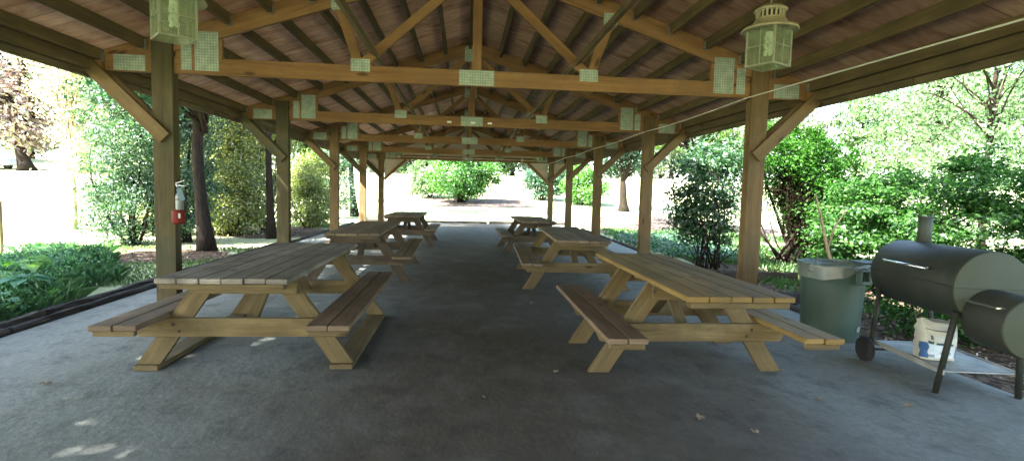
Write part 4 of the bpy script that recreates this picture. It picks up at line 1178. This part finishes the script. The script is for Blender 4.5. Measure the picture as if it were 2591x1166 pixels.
# a bare pale stem leaning in front of the maple
m = MB(); m.tube([(4.55, 6.15, -.05), (4.58, 6.2, .45), (4.5, 6.25, .75), (4.42, 6.3, 1.15), (4.36, 6.35, 1.45)], [.03, .026, .021, .016, .008], 8)
m.tube([(4.5, 6.25, .75), (4.62, 6.3, 1.05), (4.8, 6.35, 1.25)], [.016, .012, .006], 7)
tag(m.build('bare_sapling', M_BARKL), 'bare pale sapling stem standing behind the trash can', 'sapling')

G_BIG = 'tall open trees right of the pavilion'
for k, (x, y, s, lb) in enumerate([(15.5, 14.5, 1.0, 'tall open leafed tree right of the feathery evergreen'), (14.2, 8.2, .95, 'tall open leafed tree hanging over the grill side'), (19.5, 20.5, 1.2, 'tall open leafed tree standing farther back on the right'), (22.0, 12.0, 1.2, 'tall open leafed tree at the far right picture edge')]):
    plant('open_tree', lb, 'tree', (x, y, gz(x, y)),
          [(0, 0, 4.6*s, 3.6*s, 3.4*s, 1.8*s), (.3, 0, 7*s, 3.8*s, 3.4*s, 2.2*s), (-1.6*s, -.6, 2.6*s, 2.2*s, 1.9*s, 1.3*s), (1.6*s, -.5, 2.6*s, 2.4*s, 1.8*s, 1.3*s)], L_TREE, 15000, .125*s, 120, .46*s, 70+k, trunk_h=5.5*s, trunk_r=.085*s, nlimb=16, group=G_BIG, flat=.3, inner=.25)
plant('shade_tree', 'unseen broad tree added for shade on the right beyond the smoker grill', 'tree', (6.6, 2.2, -.05),
      [(-1.6, .6, 6.2, 2.6, 3.6, 1.3), (.6, 1.0, 7.2, 2.6, 3.4, 1.3), (-1.2, 3.4, 6.0, 2.2, 2.4, 1.0)], L_TREE, 20000, .24, 300, .36, 79, trunk_h=5.4, trunk_r=.18, nlimb=26)  # out of view, added to shade and dapple the shrubs behind the grill
plant('young_tree', 'yellow green spreading tree behind the dark many stemmed shrub', 'tree', (8.3, 18.6, gz(8.3, 18.6)),
      [(-1.2, 0, 4.6, 2.6, 2.4, .9), (-2.6, .4, 4.1, 1.6, 1.6, .6), (.6, 0, 5.6, 2.4, 2.2, 1.0), (1.6, 0, 4.0, 1.4, 1.2, .6), (-.9, 0, 3.3, 1.3, 1.0, .35), (-3.6, -.8, 6.4, 2.8, 3.4, 1.1), (-2.2, 1.8, 6.8, 2.6, 2.6, 1.1)], L_GOLD, 13000, .14, 200, .26, 76, trunk_h=3.6, trunk_r=.085, nlimb=26, flat=.45)  # last crown masses added above roof height to dapple the litter ground
plant('crooked_tree', 'crooked trunked tree on the leaf litter between second and third right posts', 'tree', (8.95, 29.2, gz(8.95, 29.2)),
      [(.4, 0, 3.6, 1.4, 1.3, .9), (-1.0, -.4, 4.9, 2.4, 2.2, 1.2), (1.3, 0, 2.6, .7, .7, .5), (-.2, 0, 2.9, .9, .9, .5)], L_TEAL, 10000, .15, 140, .3, 77, trunk_h=2.3, trunk_r=.24, nlimb=24, lean=(-.15, 0))

# ------------------------------------------------------------------ far end
plant('round_bush', 'big round green bush standing beyond the far end of the pavilion', 'shrub', (-.35, 31.5, gz(-.35, 31.5)),
      [(0, 0, 1.75, 2.1, 1.8, 1.15), (.9, 0, 1.7, 1.3, 1.3, 1.0), (0, 0, 2.5, 1.4, 1.3, .5), (-.2, -.4, .8, 1.3, 1.2, .55)], L_BUSH, 16000, .17, 200, .25, 81, stems=30, stem_r=.03, asp=.5, zmin=.1)
plant('pale_bush', 'pale loose bush left behind the big round bush', 'shrub', (-2.2, 34.0, gz(-2.2, 34.0)),
      [(0, 0, 1.4, 1.5, 1.3, 1.2), (-.3, 0, .7, 1.2, 1.2, .6)], L_TREE, 4200, .17, 80, .25, 82, stems=12, stem_r=.03)
plant('round_bush', 'glossy green bush seen left of the last right hand post', 'shrub', (4.9, 34.0, gz(4.9, 34.0)),
      [(0, 0, 1.2, 1.3, 1.2, .95), (.2, 0, 1.9, .9, .9, .5), (.9, 0, 1.3, 1.1, 1.1, 1.0)], L_TEAL, 8500, .17, 130, .22, 83, stems=16, stem_r=.03)
plant('round_bush', 'bright green dome bush seen between the third and fourth right posts', 'shrub', (7.25, 32.0, gz(7.25, 32.0)),
      [(0, 0, 1.1, 1.5, 1.3, .95), (-.2, 0, 1.75, .9, .9, .6)], L_BUSH, 9000, .15, 130, .2, 84, stems=16, stem_r=.03)
plant('forked_tree', 'dark forked tree trunk left of the big round bush', 'tree', (-3.5, 36.5, gz(-3.5, 36.5)),
      [(0, 0, 4.9, 2.4, 2.2, 1.2), (.6, 0, 6.6, 2.6, 2.4, 1.5), (-1.6, 0, 3.7, .9, .9, .5), (1.2, 0, 9.6, 5.0, 3.6, 2.0), (5.5, -.5, 9.8, 3.0, 2.8, 1.6)], L_FAR, 14000, .24, 190, .4, 85, trunk_h=2.6, trunk_r=.2, nlimb=18, lean=(.12, 0))  # high crown masses added to throw shade across the far lawn
plant('added_shade_tree', 'tall tree added for shade behind the fourth left hand post', 'tree', (-5.05, 24.6, gz(-5.05, 24.6)),
      [(0, 0, 6.0, 3.4, 3.4, 1.3), (1.2, .2, 7.6, 3.4, 3.0, 1.4), (-1.2, -.5, 4.4, 1.2, 1.2, .6), (2.8, 0, 6.6, 2.2, 2.4, 1.0)], L_TREE, 11000, .2, 190, .34, 86, trunk_h=5.0, trunk_r=.14, nlimb=24)  # added to dapple the ground past the far end, hidden by post and roof
# belt of far trees behind the rising lawn; one mesh pair per kind, copied
far_src = []
for k in range(3):
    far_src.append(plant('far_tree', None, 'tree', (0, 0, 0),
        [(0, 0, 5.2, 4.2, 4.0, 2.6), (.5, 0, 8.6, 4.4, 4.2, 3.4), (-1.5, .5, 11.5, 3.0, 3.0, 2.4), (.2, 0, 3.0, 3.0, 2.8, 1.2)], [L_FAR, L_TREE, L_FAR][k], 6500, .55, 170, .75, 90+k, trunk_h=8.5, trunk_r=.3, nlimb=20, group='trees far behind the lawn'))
rng = np.random.default_rng(5)
spots = []
for k in range(30):
    a = R(-52 + 104*k/29) + rng.normal()*.012
    d = rng.uniform(70, 92)
    spots.append((d*math.sin(a), d*math.cos(a)))
first = [True]*3
for k, (x, y) in enumerate(spots):
    q = k % 3
    if first[q]: o = far_src[q]; first[q] = False
    else: o = copy_tree(far_src[q])
    s = rng.uniform(.8, 1.25)
    o.location = (x, y, gz(x, y)-.1); o.rotation_euler = (0, 0, rng.uniform(0, 6.28)); o.scale = (s, s, s*rng.uniform(.9, 1.15))
    o['label'] = 'distant hazy tree in the belt behind the rising lawn'

# ------------------------------------------------------------------ small far things on the left lawn
m = MB(); m.box(-.035, .035, -.035, .035, -.3, 1.0, 'z'); m.prism([(-.05, 1.0), (.05, 1.0), (0, 1.05)], -.05, .05)
o = tag(m.build('wooden_post', W_EAVE, None, .004), 'short wooden marker post at the left edge beyond the bed', 'post'); o.location = (-9.07, 11.05, gz(-9.07, 11.05))
def car():
    x, y = -38.6, 46.0
    t = thing('parked_car', 'white car parked at the far left edge of the lawn', 'car', (x, y, gz(x, y)), R(12))
    paint = plain('white car paint', (.75,.77,.78), .25, 0, .03, 2, spec=.6)
    m = MB()
    side = [(-2.2, .35), (-2.25, .62), (-2.1, .80), (-1.35, .90), (-.75, 1.36), (.55, 1.42), (1.25, .98), (2.05, .88), (2.22, .6), (2.2, .33)]
    m.prism(side, -.86, .86); m.build('body', paint, t, .06)
    gl = plain('dark car glass', (.03,.04,.05), .1, 0, .1, spec=.8)
    for yy in (-.872, .862):
        m = MB(); m.prism([(-1.15, .93), (-.7, 1.29), (-.1, 1.33), (-.1, .95)], yy, yy+.01); m.build('window', gl, t)
        m = MB(); m.prism([(0, .95), (0, 1.33), (.5, 1.34), (1.0, .98)], yy, yy+.01); m.build('window', gl, t)
    for xx in (-1.35, 1.35):
        for yy in (-.80, .80):
            m = MB(); m.lathe([(0, -.1), (.2, -.1), (.3, -.1), (.32, -.05), (.32, .05), (.3, .1), (.2, .1), (0, .1)], (xx, yy, .32), 20, True, 0, 'y'); w = m.build('wheel', M_RUBBER, t)
            m = MB(); m.lathe([(0, -.112), (.19, -.106), (.19, .106), (0, .112)], (xx, yy, .32), 16, True, 0, 'y'); m.build('rim', M_HANGER, w)
car()

# ------------------------------------------------------------------ camera
F, yaw, pitch, roll = 1330.9045, .0925, -.0720, .0248
cyw, sy = math.cos(yaw), math.sin(yaw)
f = np.array([sy, cyw, 0]); r = np.array([cyw, -sy, 0]); u = np.array([0, 0, 1.])
cp, sp = math.cos(pitch), math.sin(pitch)
f2 = f*cp + u*sp; u2 = u*cp - f*sp
cr, sr = math.cos(roll), math.sin(roll)
r3 = r*cr + u2*sr; u3 = u2*cr - r*sr
cam = bpy.data.cameras.new('camera'); cam.sensor_width = 36; cam.sensor_fit = 'HORIZONTAL'; cam.lens = 36*F/2591
cam.clip_start = .05; cam.clip_end = 1500
co = bpy.data.objects.new('camera', cam); COL.objects.link(co)
co.matrix_world = Matrix(((r3[0], u3[0], -f2[0], -.1055), (r3[1], u3[1], -f2[1], 0), (r3[2], u3[2], -f2[2], 1.3715), (0, 0, 0, 1)))
SC.camera = co

# ------------------------------------------------------------------ light
sd = Vector((-.57, -.40, .72)).normalized()
sun = bpy.data.lights.new('sun', 'SUN'); sun.energy = 5.0; sun.angle = R(.5); sun.color = (1, .965, .91)
so = bpy.data.objects.new('sun', sun); COL.objects.link(so)
so.rotation_euler = sd.to_track_quat('Z', 'Y').to_euler()
w = bpy.data.worlds.new('World'); SC.world = w; w.use_nodes = True
nt = w.node_tree; nt.nodes.clear()
sky = nt.nodes.new('ShaderNodeTexSky'); sky.sky_type = 'NISHITA'; sky.sun_disc = False
sky.sun_elevation = math.asin(sd.z); sky.sun_rotation = math.atan2(sd.x, sd.y)
sky.air_density = 1.0; sky.dust_density = 2.0
bg = nt.nodes.new('ShaderNodeBackground'); bg.inputs['Strength'].default_value = .14
ow = nt.nodes.new('ShaderNodeOutputWorld')
nt.links.new(sky.outputs[0], bg.inputs[0]); nt.links.new(bg.outputs[0], ow.inputs[0])

vs = SC.view_settings
vs.view_transform = 'Standard'; vs.look = 'None'; vs.exposure = 3.55; vs.gamma = 1.0; vs.use_curve_mapping = False
SC.cycles.max_bounces = 10; SC.cycles.diffuse_bounces = 5; SC.cycles.transparent_max_bounces = 12
SC.cycles.transmission_bounces = 6; SC.cycles.use_denoising = True
SC.cycles.sample_clamp_indirect = 8.0
